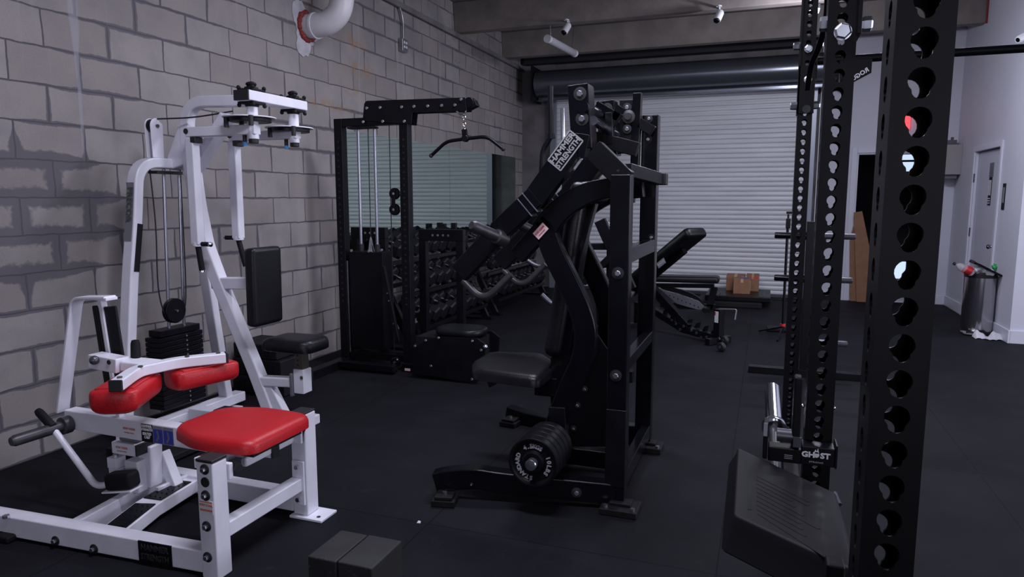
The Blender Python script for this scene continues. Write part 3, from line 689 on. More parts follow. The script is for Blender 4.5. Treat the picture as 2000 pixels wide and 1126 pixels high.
def thigh(c, ang, L, Wd, H):
    ax = V((math.cos(ang), math.sin(ang), 0)); ay = V((-ax.y, ax.x, 0)); c = V(c)
    g = G(); n = 16; rings = []
    for u, s in ((-.5, .70), (-.48, .86), (-.44, .96), (-.38, 1), (.38, 1), (.44, .96), (.48, .86), (.5, .70)):
        ring = []
        for k in range(n*2):
            a = math.pi*2*k/(n*2); x = math.copysign(abs(math.cos(a))**.55, math.cos(a)); z = math.copysign(abs(math.sin(a))**.7, math.sin(a))
            if z > .55: z = .55+(z-.55)*.25
            ring.append(g.b.verts.new(c+ax*L*u+ay*Wd/2*x*s+V((0, 0, H/2*z*s))))
        rings.append(ring)
    for r0, r1 in zip(rings, rings[1:]):
        for i in range(len(r0)): g.b.faces.new((r0[i], r0[(i+1) % len(r0)], r1[(i+1) % len(r0)], r1[i]))
    g.b.faces.new(rings[0][::-1]); g.b.faces.new(rings[-1]); o = g.fin('thigh_pad', 'red_vinyl', t, ang=60)
    g = G(); g.sweep([c-ax*L*.40+V((0, 0, H*.32)), c+ax*L*.40+V((0, 0, H*.32))], Wd*.78, .010, ay); g.fin('pad_board', 'red_vinyl', o, bev=.004)
thigh((-2.475, 2.10, .626), R(118), .31, .19, .125)
thigh((-2.395, 2.43, .632), R(74), .30, .15, .11)
# seat
sc = V((-2.035, 2.255, .468))
g = G(); sx, sy = .46, .43
out = [(-.235, -.10), (-.235, .12), (-.20, .165), (-.06, .215), (.06, .215), (.19, .20), (.225, .16), (.225, -.17), (.19, -.205), (.05, -.215), (-.05, -.215), (-.20, -.15)]
def outline_pad(g, pts, c, th, inset=.022, n=4, ax=XA, ay=YA, round_=.045):
    P = [V((x, y, 0)) for x, y in pts]; m = len(P); L = []
    for i in range(m):
        a, p, b = P[i-1], P[i], P[(i+1) % m]; u = a-p; v = b-p; k = min(round_, u.length*.45, v.length*.45); s = p+u.normalized()*k; e = p+v.normalized()*k
        for j in range(n): f = j/(n-1); L.append(s*(1-f)**2+p*2*f*(1-f)+e*f*f)
    ax = V(ax).normalized(); ay = V(ay).normalized(); az_ = ax.cross(ay); rings = []
    cx = sum(p.x for p in L)/len(L); cy = sum(p.y for p in L)/len(L); R0 = max(abs(p.x) for p in L)
    for f, z in ((1-.6*inset/R0, -.5), (1, -.42), (1, .02), (1-.18*inset/R0, .22), (1-.6*inset/R0, .38), (1-1.5*inset/R0, .47), (1-4*inset/R0, .5)):
        rings.append([g.b.verts.new(V(c)+ax*(cx+(p.x-cx)*f)+ay*(cy+(p.y-cy)*f)+az_*z*th) for p in L])
    for a, b in zip(rings, rings[1:]):
        for i in range(len(a)): g.b.faces.new((a[i], a[(i+1) % len(a)], b[(i+1) % len(a)], b[i]))
    g.b.faces.new(rings[0][::-1]); g.b.faces.new(rings[-1]); return g
outline_pad(g, out[::-1] if 0 else out, sc, .062); seat = g.fin('seat', 'red_vinyl', t, ang=60)
g = G(); g.bx(-2.13, -1.84, 2.10, 2.40, .418, .430); g.fin('seat_board', 'black_matte', t)
g = G(); g.bx(-2.06, -1.99, 2.02, 2.44, .375, .418); g.fin('seat_rail', W, t, bev=.004)
g = G(); g.bx(-1.925, -1.895, 2.12, 2.44, .36, .40); g.fin('seat_slide_tube', W, t, bev=.012)
g = G(); g.bx(-1.96, -1.90, 2.27, 2.31, .345, .43); g.fin('seat_bracket', W, t, bev=.003)
g = G(); g.bx(-1.8995, -1.885, 2.27, 2.31, .345, .428); g.fin('end_cap', 'black_cap', t, bev=.002)
g = G(); g.bx(-2.02, -1.86, 1.992, 2.012, .365, .43); g.fin('seat_end_plate', W, t, bev=.004)
g = G(); g.bx(-1.95, -1.86, 2.42, 2.435, .36, .42); g.fin('seat_end_plate', W, t, bev=.004)
g = G(); g.cyl((-1.98, 1.98, .40), (-1.98, 2.05, .40), .02, 16); g.cyl((-1.84, 2.02, .405), (-1.89, 2.05, .405), .016, 16); g.fin('roller', 'black_cap', t)
g = G(); c = V((-1.90, 2.435, .415)); pts = []
for k in range(18): a = 2*math.pi*k/18; rr = .045+.008*math.cos(a*6); pts.append(c+V((math.cos(a)*rr*.8, 0, math.sin(a)*rr*1.25)))
g.poly(pts, YA, .022); g.fin('adjust_knob', 'rubber', t, bev=.004)
# release lever
pts = [Y_(66, 793, 2.12), Y_(100, 830, 2.12), Y_(188, 950, 2.15), Y_(203, 955, 2.17), Y_(228, 938, 2.2)]
g = G(); g.tube(rnd([pts[1]+(pts[0]-pts[1])*.2, (pts[2]*.9+pts[3]*.1)+V((.0, 0, -.004)), pts[4]], .05, 8), .0145, 16); g.fin('release_lever', W, t)
g = G(); d = (pts[0]-pts[1]).normalized(); g.lathe(pts[1], d, [(-.012, .019), (0, .019), (.085, .0185), (.10, .014), (.102, .003)], 20); g.fin('lever_grip', 'rubber', t)

# ---------------- white pec fly machine against the block wall ----------------
t = T('pec_fly_machine', 'tall white pec fly machine with weight stack and overhead arms against the block wall', 'exercise machine', (-3.2, 3.35, 0))
LX = -3.42; SY = 3.33
q = [X_(262, 850, LX), X_(264, 420, LX), X_(272, 318, LX), X_(318, 300, LX), X_(355, 303, LX)]
# U frame: near leg, top bend, far leg
XF = LX+.0375
def leg_pts(px, dy): 
    out = []
    for x, y in px: q = X_(x, y, XF); out.append(V((LX, q.y+dy, q.z)))
    return out
top = X_(300, 303, LX).z-.045
L0 = leg_pts([(263, 805), (272.5, 535), (280, 435), (283, 365)], -.03); L0 = [L0[0]+(L0[0]-L0[1])*((L0[0].z-.02)/(L0[1].z-L0[0].z))]+L0
ye = L0[-1].y; 
g = G(); g.sweep(rnd([L0[0], L0[1], L0[2], L0[3], V((LX, ye+.012, top)), V((LX, SY+.02, top))], .13, 8), .075, .06, XA); g.fin('frame_leg', W, t, bev=.010, seg=3)
L1 = leg_pts([(458, 785), (432, 623), (411, 481), (393, 338)], -.03)
g = G(); g.sweep(rnd([V((LX, SY, top)), V((LX, L1[3].y-.01, top)), L1[2], L1[1], L1[0]], .08, 6), .075, .06, XA); g.fin('frame_leg', W, t, bev=.010, seg=3)
fy = L1[0].y
def on_leg(z):
    P = L0
    for a, b in zip(P, P[1:]):
        if a.z <= z <= b.z: f = (z-a.z)/(b.z-a.z); return a.lerp(b, f)
    return P[-1]
za = X_(254, 350, LX).z; zb = X_(250, 470, LX).z
o_ = V((-.002, -.0325, 0)); zs = [X_(254, v, LX).z for v in (470, 440, 415, 390, 368)]; SP = [on_leg(z_)+o_ for z_ in zs]; pb = SP[0]; pa = SP[-1]
SP.append(pa+V((0, .0, .035)))
g = G(); g.sweep(SP, .056, .004, XA); g.fin('name_strip', 'grey_label', t)
dn = (pb-pa).normalized()
text('PRECOR', t, 'strip_letters', 'grey_letters', .056, pa.lerp(pb, .30)+V((0.002, -.006, 0)), dn, XA, bold=.001, sx=.95)
pa = on_leg(X_(270, 437, XF).z)+V((.0385, .008, 0)); pb = on_leg(X_(270, 530, XF).z)+V((.0385, .008, 0))
g = G(); g.sweep([pa, pb], .036, .004, YA); g.fin('edge_guard', 'black_matte', t)
g = G(); g.bx(LX-.04, LX+.05, 3.0, 3.80, .02, .085); g.fin('base_beam', W, t, bev=.006)
g = G(); g.bx(LX-.04, LX+.10, fy-.10, fy+.04, 0, .010); g.fin('base_plate', W, t, bev=.002)
g = G(); g.bx(LX-.04, LX+.09, 2.93, 3.06, 0, .010); g.fin('base_plate', W, t, bev=.002)
# base beam to the front
g = G(); g.bx(LX+.05, -3.17, SY-.045, SY+.045, .03, .11); g.bx(-3.03, -2.72, SY-.045, SY+.045, .03, .11); g.fin('floor_beam', W, t, bev=.006)
g = G(); g.bx(-3.17, -3.03, SY-.055, SY+.055, .025, .125); g.fin('beam_sleeve', 'black_matte', t, bev=.012, seg=3)
g = G(); g.bx(-2.78, -2.62, SY-.28, SY+.28, .0, .06); g.fin('front_foot', W, t, bev=.006)
g = G(); g.bx(-3.40, -2.95, 2.72, 3.22, .01, .045); g.fin('foot_tray', 'black_matte', t, bev=.006)
# weight stack
g = G()
sx0, sx1, sy0, sy1 = -3.56, -3.44, 3.17, 3.47
sx0, sx1 = -3.52, -3.41
SX = -3.47
z = .14
n = 0
yL = X_(300, 700, SX).y; yR = X_(385, 700, SX).y
for k in range(15):
    g = G(); g.bx(SX-.06, SX+.06, yL, yR, .13+k*.030, .13+k*.030+.027); g.fin('weight_plate', 'black_satin', t, bev=.003)
g = G(); g.bx(SX-.05, SX+.05, yL+.02, yR-.01, .58, .62); g.fin('top_plate', 'black_satin', t, bev=.004)
g = G(); c = X_(361, 605, SX+.065)
for k in range(15): g.cyl((SX+.061, (yL+yR)/2+.035, .142+k*.030), (SX+.064, (yL+yR)/2+.035, .142+k*.030), .006, 10)
o = g.fin('selector_holes', 'grey_plastic', t); o['kind'] = 'stuff'
for px in (319, 349):
    a = X_(px, 325, SX); g = G(); g.cyl((SX, X_(px+6, 630, SX).y, .13), (SX, a.y, top-.03), .010, 14); g.fin('guide_rod', 'guide_rod', t)
c = X_(340, 606, SX+.02); g = G(); g.lathe(c-V((.02, 0, 0)), XA, [(0, .074), (.006, .078), (.012, .066), (.028, .066), (.034, .078), (.040, .074)], 36); g.fin('pulley_wheel', 'black_satin', t)
g = G(); g.hexbolt(c+V((.02, 0, 0)), XA, .008, .01); g.fin('bolt', 'zinc', t)
g = G(); g.tube(smooth([X_(292, 325, SX+.02), X_(304, 440, SX+.02), X_(309, 560, SX+.02), c+V((0, -.068, -.02)), c+V((0, 0, -.07)), c+V((0, .068, -.02)), X_(363, 560, SX+.02), X_(352, 330, SX+.02)], 5), .004, 8); g.fin('cable', 'black_cap', t)
g = G(); g.bx(LX-.035, LX+.035, X_(297, 322, LX).y, X_(353, 322, LX).y, top-.062, top-.045); g.fin('top_guard', 'black_cap', t)
# top pulley bracket with its cable
c = X_(299, 246, LX)
for dx in (-.022, .022):
    pts = [c+V((dx, .045*math.cos(a), .045*math.sin(a))) for a in [math.pi*k/10 for k in range(11)]]+[V((LX+dx, c.y-.040, top+.03)), V((LX+dx, c.y+.040, top+.03))][::1]
    g = G(); g.poly(pts, XA, .006); g.fin('pulley_plate', W, t, bev=.002)
g = G(); g.cyl(c-V((.012, 0, 0)), c+V((.016, 0, 0)), .040, 28); g.fin('pulley_wheel', 'black_satin', t)
g = G(); g.hexbolt(c+V((.028, 0, 0)), XA, .010, .012); g.fin('bolt', 'olive_steel', t)
e = V((-3.0, 3.24, 1.93)); e = X_(455, 217, -2.95)
g = G(); g.tube(smooth([c+V((0, 0, .04)), (c+V((0, 0, .04))+e)/2+V((0, 0, -.012)), e], 8), .0045, 8); g.fin('cable', 'black_cap', t)
# slanted spine: floor -> top, with gusset to the frame, crane neck and head bar
g = G(); sp = [Y_(534, 812, SY), Y_(500, 722, SY), Y_(463, 632, SY), Y_(427, 546, SY), Y_(402, 478, SY), Y_(386, 400, SY), Y_(374, 312, SY)]
g.sweep(rnd(sp, .05, 3), .075, .078, YA); g.fin('spine', W, t, bev=.010, seg=3)
g = G(); g.sweep([Y_(556, 812, SY), Y_(522, 745, SY)], .055, .06, YA); g.fin('spine_brace', W, t, bev=.006)
g = G(); g.sweep([V((LX, SY, top)), Y_(388, 300, SY)], .07, .08, YA); g.fin('top_link', W, t, bev=.010)
g = G(); g.sweep([V((LX+.03, SY, top+.02)), Y_(366, 250, SY)], .06, .09, YA); g.fin('top_brace', W, t, bev=.008)
neck = [Y_(368, 300, SY), Y_(364, 199, SY), Y_(500, 197, SY)]
g = G(); g.sweep(rnd(neck, .15, 8), .065, .065, YA); g.fin('neck', W, t, bev=.010, seg=3)
g = G(); g.sweep([Y_(372, 345, SY), Y_(446, 226, SY)], .09, .06, YA); g.fin('neck_brace', W, t, bev=.008)
HX = -2.655
c0 = X_(487, 186, HX); c1 = X_(601, 206, HX); hz = (c0.z+c1.z)/2
ya, yb = c0.y, c1.y
g = G(); g.bx(HX-.10, HX, ya, yb, hz-.028, hz+.028); g.fin('head_bar', W, t, bev=.006)
g = G(); g.bx(HX-.10, HX, ya-.010, ya-.0005, hz-.028, hz+.028); g.fin('end_cap', 'black_cap', t, bev=.003)
hxm = HX-.05
yn = X_(492, 200, hxm).y; yf = X_(573, 220, hxm).y
for yy, nm in ((yn, 0), (yf, 1)):
    for s, zz in ((1, hz+.029), (-1, hz-.029)):
        g = G(); pts = [V((hxm+.075*math.cos(a)*(1 if k % 2 else .62), yy+.075*math.sin(a)*(1 if k % 2 else .62), zz)) for k, a in enumerate([math.pi/4*j for j in range(8)])]
        g.poly(pts, ZA*s, .012)
        for k in range(4):
            a = math.pi/4+math.pi/2*k; g.sphere((hxm+.066*math.cos(a), yy+.066*math.sin(a), zz+s*.018), .012, 8)
        if s > 0: g.lathe((hxm, yy, hz+.04), ZA, [(0, .040), (.012, .036), (.014, .022), (.028, .030), (.036, .026), (.042, .010)], 12)
        else: g.lathe((hxm, yy, hz-.04), -ZA, [(0, .040), (.012, .036), (.020, .020)], 16)
        g.fin('flange_bearing', 'rubber', t, bev=.002)
    az_ = X_(492, 253, hxm).z if nm == 0 else X_(573, 262, hxm).z
    g = G(); g.cyl((hxm, yy, hz-.05), (hxm, yy, az_-.05), .030, 28); g.fin('pivot_tube', W, t)
    g = G(); g.cyl((hxm, yy, az_-.075), (hxm, yy, az_-.05), .027, 24); g.fin('pivot_cap', 'black_cap', t, bev=.004)
    # cam disc
    zc = (X_(490, 229, hxm) if nm == 0 else X_(573, 250, hxm)).z; me_pts = []
    for k in range(40):
        a = 2*math.pi*k/40; rr = .135+.055*math.cos(a-(R(150) if nm == 0 else R(160))); me_pts.append(V((hxm+rr*math.cos(a), yy+rr*math.sin(a), zc)))
    g = G(); g.poly(me_pts, ZA, .007); g.fin('cam_disc', W, t, bev=.002)
    g = G(); g.poly([V((hxm+(p.x-hxm)*.8, yy+(p.y-yy)*.8, zc-.022)) for p in me_pts], ZA, .020); g.fin('cam_rim', 'black_satin', t, bev=.003)
    g = G()
    for a in (R(150), R(215), R(300)): g.cyl((hxm+.15*math.cos(a), yy+.15*math.sin(a)*.8, zc-.055), (hxm+.15*math.cos(a), yy+.15*math.sin(a)*.8, zc-.0), .013, 12)
    g.fin('stop_peg', 'black_cap', t)
    # horizontal arm towards the wall, then the hanging arm
    if nm == 0: e0 = Y_(368, 264, yy); tops = Y_(375, 272, yy); bot = Y_(387, 478, yy)
    else: e0 = Y_(452, 268, yy); tops = Y_(457, 276, yy); bot = Y_(466, 466, yy)
    g = G(); g.sweep([V((hxm+.03, yy, az_)), V((e0.x, yy, az_))], .055, .055, YA); ar = g.fin('fly_arm', W, t, bev=.006)
    g = G(); g.sweep([V((tops.x, yy, az_-.03)), V((bot.x, yy, bot.z))], .058, .058, YA); g.fin('hanging_arm', W, t, bev=.008)
    g = G(); g.bx(tops.x+.012, tops.x+.05, yy-.03, yy+.03, az_-.062, az_-.028); g.fin('bump_stop', 'black_cap', t, bev=.004)
    g = G(); g.cyl((e0.x+.012, yy-.030, az_+.004), (e0.x+.012, yy-.033, az_+.004), .016, 20); g.fin('bolt_hole', 'black_cap', t)
    g = G(); g.cyl((hxm-.06, yy, az_-.065), (hxm-.06, yy, az_-.028), .012, 12); g.fin('stop_post', 'black_cap', t)
    g = G(); g.cyl((hxm-.06, yy, az_-.085), (hxm-.06, yy, az_-.065), .011, 12); g.fin('stop_nut', 'blue_bit', t)
    b_ = V((bot.x, yy, bot.z))
    g = G(); g.cyl(b_+V((0, 0, -.01)), b_+V((-.0 if nm else .0, 0, .02)), .032, 16); g.fin('arm_end', W, t, bev=.005)
    s = 1 if nm == 0 else -1
    g = G(); g.lathe(b_+V((s*.03, -.0, .006)), (s, -.1, 0), [(0, .0135), (.065, .0135)], 16); g.fin('hand_grip', 'rubber', t)
    g = G(); g.lathe(b_+V((s*.095, -.007, .006)), (s, -.1, 0), [(0, .015), (.008, .015), (.01, .008)], 16); g.fin('grip_end', 'chrome', t)
    e2 = Y_(395, 528, yy) if nm == 0 else Y_(480, 520, yy)
    g = G(); g.cyl(b_+V((0, 0, -.01)), e2, .0165, 16); g.fin('hand_grip', 'rubber', t)
    g = G(); dd = (e2-b_).normalized(); g.cyl(e2, e2+dd*.01, .018, 16); g.fin('grip_end', 'chrome', t)
# decal on the far leg, black guard
a = X_(392, 345, LX+.04); b = X_(395, 420, LX+.04)
g = G(); g.sweep([V((LX+.039, a.y, a.z)), V((LX+.039, b.y+.015, b.z))], .018, .003, YA); g.fin('chart_strip', 'black_satin', t)
a = X_(402, 430, LX+.04); b = X_(410, 478, LX+.04)
g = G(); g.sweep([V((LX+.039, a.y, a.z)), V((LX+.039, b.y+.01, b.z))], .030, .004, YA); g.fin('edge_guard', 'black_matte', t)
# back pad and its bracket
a = Y_(418, 552, SY); b = Y_(496, 553, SY)
g = G(); g.sweep([a, b], .06, .07, YA); g.fin('pad_bracket', W, t, bev=.008)
u = Y_(511, 482, SY); l = Y_(516, 632, SY); ax = (u-l).normalized(); c = (u+l)/2
g = G(); pad(g, c+V((.005, 0, 0)), (u-l).length, .25, .075, ax=ax, ay=YA, r=.02); g.fin('back_pad', 'black_vinyl', t, ang=60)
# seat on its post
a = Y_(508, 742, SY); b = Y_(575, 745, SY)
g = G(); g.sweep([a, b], .07, .055, YA); g.fin('seat_bracket', W, t, bev=.008)
c = Y_(585, 745, SY-.03)
g = G(); g.bx(c.x-.035, c.x+.035, SY-.04, SY+.04, c.z-.07, c.z+.075); g.fin('seat_sleeve', W, t, bev=.004)
k0 = Y_(589, 737, SY-.042); g = G(); g.cyl(k0, k0+V((0, -.003, 0)), .010, 16); g.fin('bolt_hole', 'olive_steel', t)
g = G(); g.bx(c.x-.06, c.x-.036, SY-.05, SY-.02, c.z-.09, c.z+.05); g.fin('release_paddle', 'grey_plastic', t, bev=.010, seg=3)
g = G(); g.bx(c.x-.027, c.x+.027, SY-.03, SY+.03, c.z+.07, .535); g.fin('seat_post', 'olive_steel', t, bev=.003)
g = G()
for k in range(4): g.cyl((c.x-.008, SY-.030, c.z+.10+k*.028), (c.x-.008, SY-.033, c.z+.10+k*.028), .006, 12)
g.fin('post_holes', 'black_cap', t)
ctr = V(((-2.74-2.36)/2, SY+.02, .575))
g = G(); outline_pad(g, [(-.17, -.12), (-.17, .12), (.12, .13), (.17, .09), (.17, -.09), (.12, -.13)], ctr-V((.03, 0, 0)), .075, inset=.02, round_=.05); g.fin('seat', 'black_vinyl', t, ang=60)
# ---------------- black cable tower beside the mirror ----------------
TY = 5.02
t = T('cable_tower', 'tall black pulldown cable tower standing against the block wall in front of the mirror', 'exercise machine', (-3.1, 5.0, 0))
K = 'black_satin'
zt = Y_(655, 233, TY).z
xl = Y_(664, 470, TY).x; xr = Y_(794, 470, TY).x
xl = (Y_(667, 300, TY).x+Y_(677, 690, TY).x)/2; xr = (Y_(795, 300, TY).x+Y_(798, 690, TY).x)/2
def post_holes(x, y0, z0, z1, nm, side=.07, step=.0508):
    g = G(); z = z0+.06
    while z < z1-.06:
        g.cyl((x, y0-.0005, z), (x, y0-.002, z), .009, 10); z += step
    o = g.fin('post_holes', 'black_cap', t); o['kind'] = 'stuff'
for x in (xl, xr):
    g = G(); g.bx(x-.038, x+.038, TY-.038, TY+.038, 0.01, zt); g.fin('upright', K, t, bev=.005)
post_holes(xr, TY-.038, .5, 1.95, 'r'); post_holes(xl, TY-.038, .5, 1.95, 'l')
g = G(); g.bx(xl+.038, xr-.038, TY-.035, TY+.035, zt-.065, zt); g.fin('top_beam', K, t, bev=.005)
g = G(); g.bx(xl+.09, xl+.34, TY-.04, TY+.04, zt-.085, zt-.07); g.fin('pulley_guard', 'black_matte', t, bev=.003)
a = Y_(708, 235, TY-.05); b = Y_(711, 197, TY-.05); c = Y_(908, 190, TY-.05); e = Y_(912, 216, TY-.05); f = Y_(805, 220, TY-.05); h = Y_(803, 243, TY-.05)
for y in (TY-.05, TY+.04):
    pts = [V((p.x, y, p.z)) for p in (a, b+V((.0, 0, -.02)), b+V((.02, 0, 0)), c, e, f, h)]
    g = G(); g.poly(pts, YA, .008); g.fin('boom_plate', K, t, bev=.002)
for px, py in ((717, 211), (743, 210), (785, 209), (809, 208), (836, 207), (863, 206), (889, 205), (901, 194), (710, 238), (748, 237), (790, 237)):
    q = Y_(px, py, TY-.05); g = G(); g.hexbolt(q, -YA, .013, .009); g.fin('bolt', 'zinc', t, bev=.002)
q = Y_(921, 201, TY); g = G(); g.cyl((q.x-.01, TY-.035, q.z), (q.x-.01, TY+.035, q.z), .040, 24); g.fin('boom_pulley', 'black_gloss', t, bev=.004)
g = G(); g.poly([Y_(912, 192, TY-.03), Y_(926, 194, TY-.03), Y_(932, 206, TY-.03), Y_(912, 216, TY-.03)], YA, .06); g.fin('boom_nose', K, t, bev=.004)
q = Y_(890, 214, TY); g = G(); g.tube(smooth([q, q+V((.03, 0, -.035)), q+V((.075, 0, -.03)), q+V((.09, 0, 0))], 5), .006, 8); g.fin('cable_guard', 'zinc', t)
# feet
fl = Z_(607, 742); fz = Z_(600, 735)
g = G(); g.bx(xl-.045, xl+.045, fl.y, TY+.35, 0.0, .07); g.fin('floor_rail', K, t, bev=.005)
g = G(); g.bx(xl-.035, xl+.035, fl.y-.003, fl.y-.0002, .018, .05); g.fin('end_label', 'pink_label', t)
g = G(); g.bx(xr-.045, xr+.045, TY-.06, TY+.35, 0.0, .07); g.fin('floor_rail', K, t, bev=.005)
g = G(); g.bx(xl+.045, xr-.045, TY-.02, TY+.06, .07, .13); g.fin('base_beam', K, t, bev=.004)
g = G(); g.bx(xl+.045, xr-.045, TY-.20, TY-.12, .025, .075); g.fin('base_beam', K, t, bev=.004)
q = Y_(797, 722, TY-.062); g = G(); g.bx(q.x-.03, q.x+.02, TY-.064, TY-.0605, q.z-.008, q.z+.012); g.fin('end_label', 'pink_label', t)
q = Y_(773, 706, TY-.08); g = G(); g.lathe((q.x, q.y, q.z), YA, [(-.02, .030), (-.012, .040), (.012, .040), (.02, .030)], 28); g.fin('floor_pulley', 'black_gloss', t)
g = G(); g.hexbolt((q.x, q.y-.02, q.z), -YA, .012, .01); g.fin('bolt', 'zinc', t)
# weight housing, guide rods, cables and the two running pulleys
a = Y_(686, 490, TY); b = Y_(751, 490, TY); zb = Y_(700, 672, TY).z
g = G(); g.bx(a.x, b.x, TY-.035, TY+.12, .16, a.z); g.fin('stack_shroud', 'black_satin', t, bev=.006)
for px, py in ((687, 489), (721, 490), (746, 488)): q = Y_(px, py, TY-.036); g = G(); g.hexbolt(q, -YA, .013, .009); g.fin('bolt', 'zinc', t, bev=.002)
for px in (696, 728):
    x = (Y_(px, 260, TY).x + Y_(px+5, 470, TY).x)/2; g = G(); g.cyl((x, TY+.03, a.z-.02), (x, TY+.03, zt-.06), .0125, 16); g.fin('guide_rod', 'guide_rod', t)
    g = G(); g.cyl((x, TY+.03, a.z), (x, TY+.03, a.z+.06), .022, 16); g.fin('rod_bushing', 'black_cap', t)
g = G(); x = Y_(690, 600, TY).x; g.cyl((x-.03, TY-.02, .12), (x-.03, TY-.02, a.z-.08), .010, 10); g.fin('side_rod', 'guide_rod', t)
x = Y_(713, 260, TY).x; g = G(); g.cyl((x+.01, TY+.03, a.z+.08), (x+.01, TY+.03, zt-.06), .004, 8); g.fin('cable', 'black_cap', t)
g = G(); g.lathe((x+.01, TY+.03, a.z), ZA, [(0, .03), (.04, .02), (.10, .010), (.12, .005)], 16); g.fin('cable_terminal', 'chrome', t)
for (px, p2) in ((760, 765), (780, 784)):
    g = G(); g.cyl(Y_(px, 245, TY+.03), V((Y_(p2, 470, TY+.03).x, TY+.03, .14)), .004, 8); g.fin('cable', 'black_cap', t)
for py in (378, 409):
    q = Y_(771, py, TY); 
    g = G(); g.lathe(q-V((0, .016, 0)), YA, [(0, .028), (.002, .044), (.008, .047), (.012, .038), (.020, .038), (.024, .047), (.030, .044), (.032, .028)], 36); g.fin('pulley_wheel', 'black_gloss', t)
    g = G(); g.lathe(q-V((0, .018, 0)), -YA, [(0, .012), (.006, .010), (.008, .0)], 16); g.fin('axle_cap', 'zinc', t)
q = Y_(771, 378, TY); q2 = Y_(771, 409, TY); g = G(); g.sweep([q+V((0, -.022, .03)), q2+V((0, -.022, -.03))], .004, .035, YA); g.fin('pulley_link', 'black_satin', t, bev=.001)
a = Y_(752, 556, TY-.1); b = Y_(778, 668, TY-.1); g = G(); g.sweep([Y_(748, 520, TY-.05), b], .03, .035, YA); g.fin('brace', K, t, bev=.004)
g = G()
for u in (.35, .45, .75): q = Y_(748, 520, TY-.05).lerp(b, u); g.hexbolt(q+V((0, -.016, 0)), -YA, .006, .005)
g.fin('brace_bolts', 'zinc', t)
# lat bar hanging from the boom on a short chain (its own thing)
lb = T('lat_bar', 'bent black lat pulldown bar hanging on a short chain from the cable tower boom', 'pulldown bar', Y_(909, 268, TY))
L = [Y_(842, 304, TY), Y_(872, 276, TY), Y_(908, 271, TY), Y_(951, 266, TY), Y_(983, 291, TY)]
g = G(); g.tube(rnd(L, .05, 6), .0135, 16); g.fin('bar', K, lb)
for i, (p, q) in enumerate(((L[0], L[1]), (L[4], L[3]))):
    d = (p-q).normalized(); g = G(); g.tube([p-d*.01, p, p+d*.012], [.0145, .018, .012], 14); g.fin('end_cap', 'black_cap', lb)
g = G(); s0 = Y_(909, 270, TY); s1 = Y_(907, 252, TY); g.sweep([s0+V((0, 0, -.02)), s1], .02, .045, YA); g.cyl(s0+V((0, -.02, 0)), s0+V((0, .02, 0)), .028, 20); g.fin('swivel', 'black_gloss', lb, bev=.005)
ct = Y_(906, 219, TY); n = 5
for k in range(n):
    c = ct.lerp(s1, (k+.5)/n); d = (ct-s1).length/n; pts = []
    for j in range(17):
        a = 2*math.pi*j/16; u = math.cos(a)*.011; v = math.sin(a)*(d*.62)
        pts.append(c+(V((u, 0, v)) if k % 2 else V((0, u, v))))
    g = G(); g.tube(pts, .0035, 8); g.fin('chain_link', 'chrome', lb)

# low black steel seat box in front of the dumbbells
t = T('low_seat_box', 'low black steel sided seat box with rounded black pad, right of the cable tower foot', 'seat box', (-2.3, 4.9, 0))
BYc = 4.80
pts = [Y_(806, 728, BYc), Y_(806, 680, BYc), Y_(832, 664, BYc), Y_(858, 657, BYc), Y_(932, 660, BYc), Y_(948, 672, BYc), Y_(946, 700, BYc), Y_(936, 716, BYc), Y_(930, 750, BYc), Y_(905, 749, BYc)]
for p in pts: p.z = max(p.z, .012)
for y in (BYc, BYc+.30): g = G(); g.poly([V((p.x, y, p.z)) for p in pts], YA, .012); g.fin('side_plate', 'black_satin', t, bev=.002)
for px, py in ((811, 675), (832, 664), (857, 659), (842, 714), (922, 740), (923, 665), (940, 683)): q = Y_(px, py, BYc); g = G(); g.hexbolt(q, -YA, .011, .009); g.fin('bolt', 'zinc', t, bev=.002)
q = Y_(948, 677, BYc-.02); g = G(); g.sphere(q, .020); g.fin('release_knob', 'chrome', t)
c = Y_(902, 648, BYc+.16); g = G(); pad(g, (c.x, c.y, .385), .40, .30, .055, r=.12); g.fin('seat_pad', 'black_vinyl', t, ang=60)
g = G(); g.bx(pts[0].x+.03, pts[4].x-.02, BYc+.012, BYc+.30, .06, .34); g.fin('inner_box', 'black_matte', t)

# ---------------- dumbbell racks and dumbbells ----------------
def rack(y0, y1, label):
    t = T('dumbbell_rack', label, 'dumbbell rack', (-3.4, (y0+y1)/2, 0), 'dumbbell racks under the mirror')
    for y in (y0, y1):
        g = G(); g.sweep([(-3.00, y, .012), (-3.62, y, .012)], .08, .024, YA); g.sweep([(-3.08, y, .02), (-3.55, y, .96)], .05, .07, YA); g.fin('side_frame', 'black_satin', t, bev=.003)
    for i, (z, x) in enumerate(((.22, -3.15), (.54, -3.29), (.85, -3.43))):
        for dx in (-.12, .09):
            g = G(); zz = z+(-.035 if dx > 0 else .042)-.012; g.sweep([(x+dx, y0+.03, zz), (x+dx, y1-.03, zz)], .03, .04, XA); g.fin('shelf_rail', 'black_satin', t, bev=.003)
    for y in (y0, y1):
        g = G(); g.bx(-3.66, -3.60, y-.03, y+.03, 0, 1.12); g.fin('back_post', 'black_satin', t, bev=.003)
    return t
rack(5.72, 7.55, 'black steel three tier dumbbell rack under the mirror, the one nearer the cable tower')
rack(7.85, 9.80, 'black steel three tier dumbbell rack under the mirror, the one nearer the roll-up door')
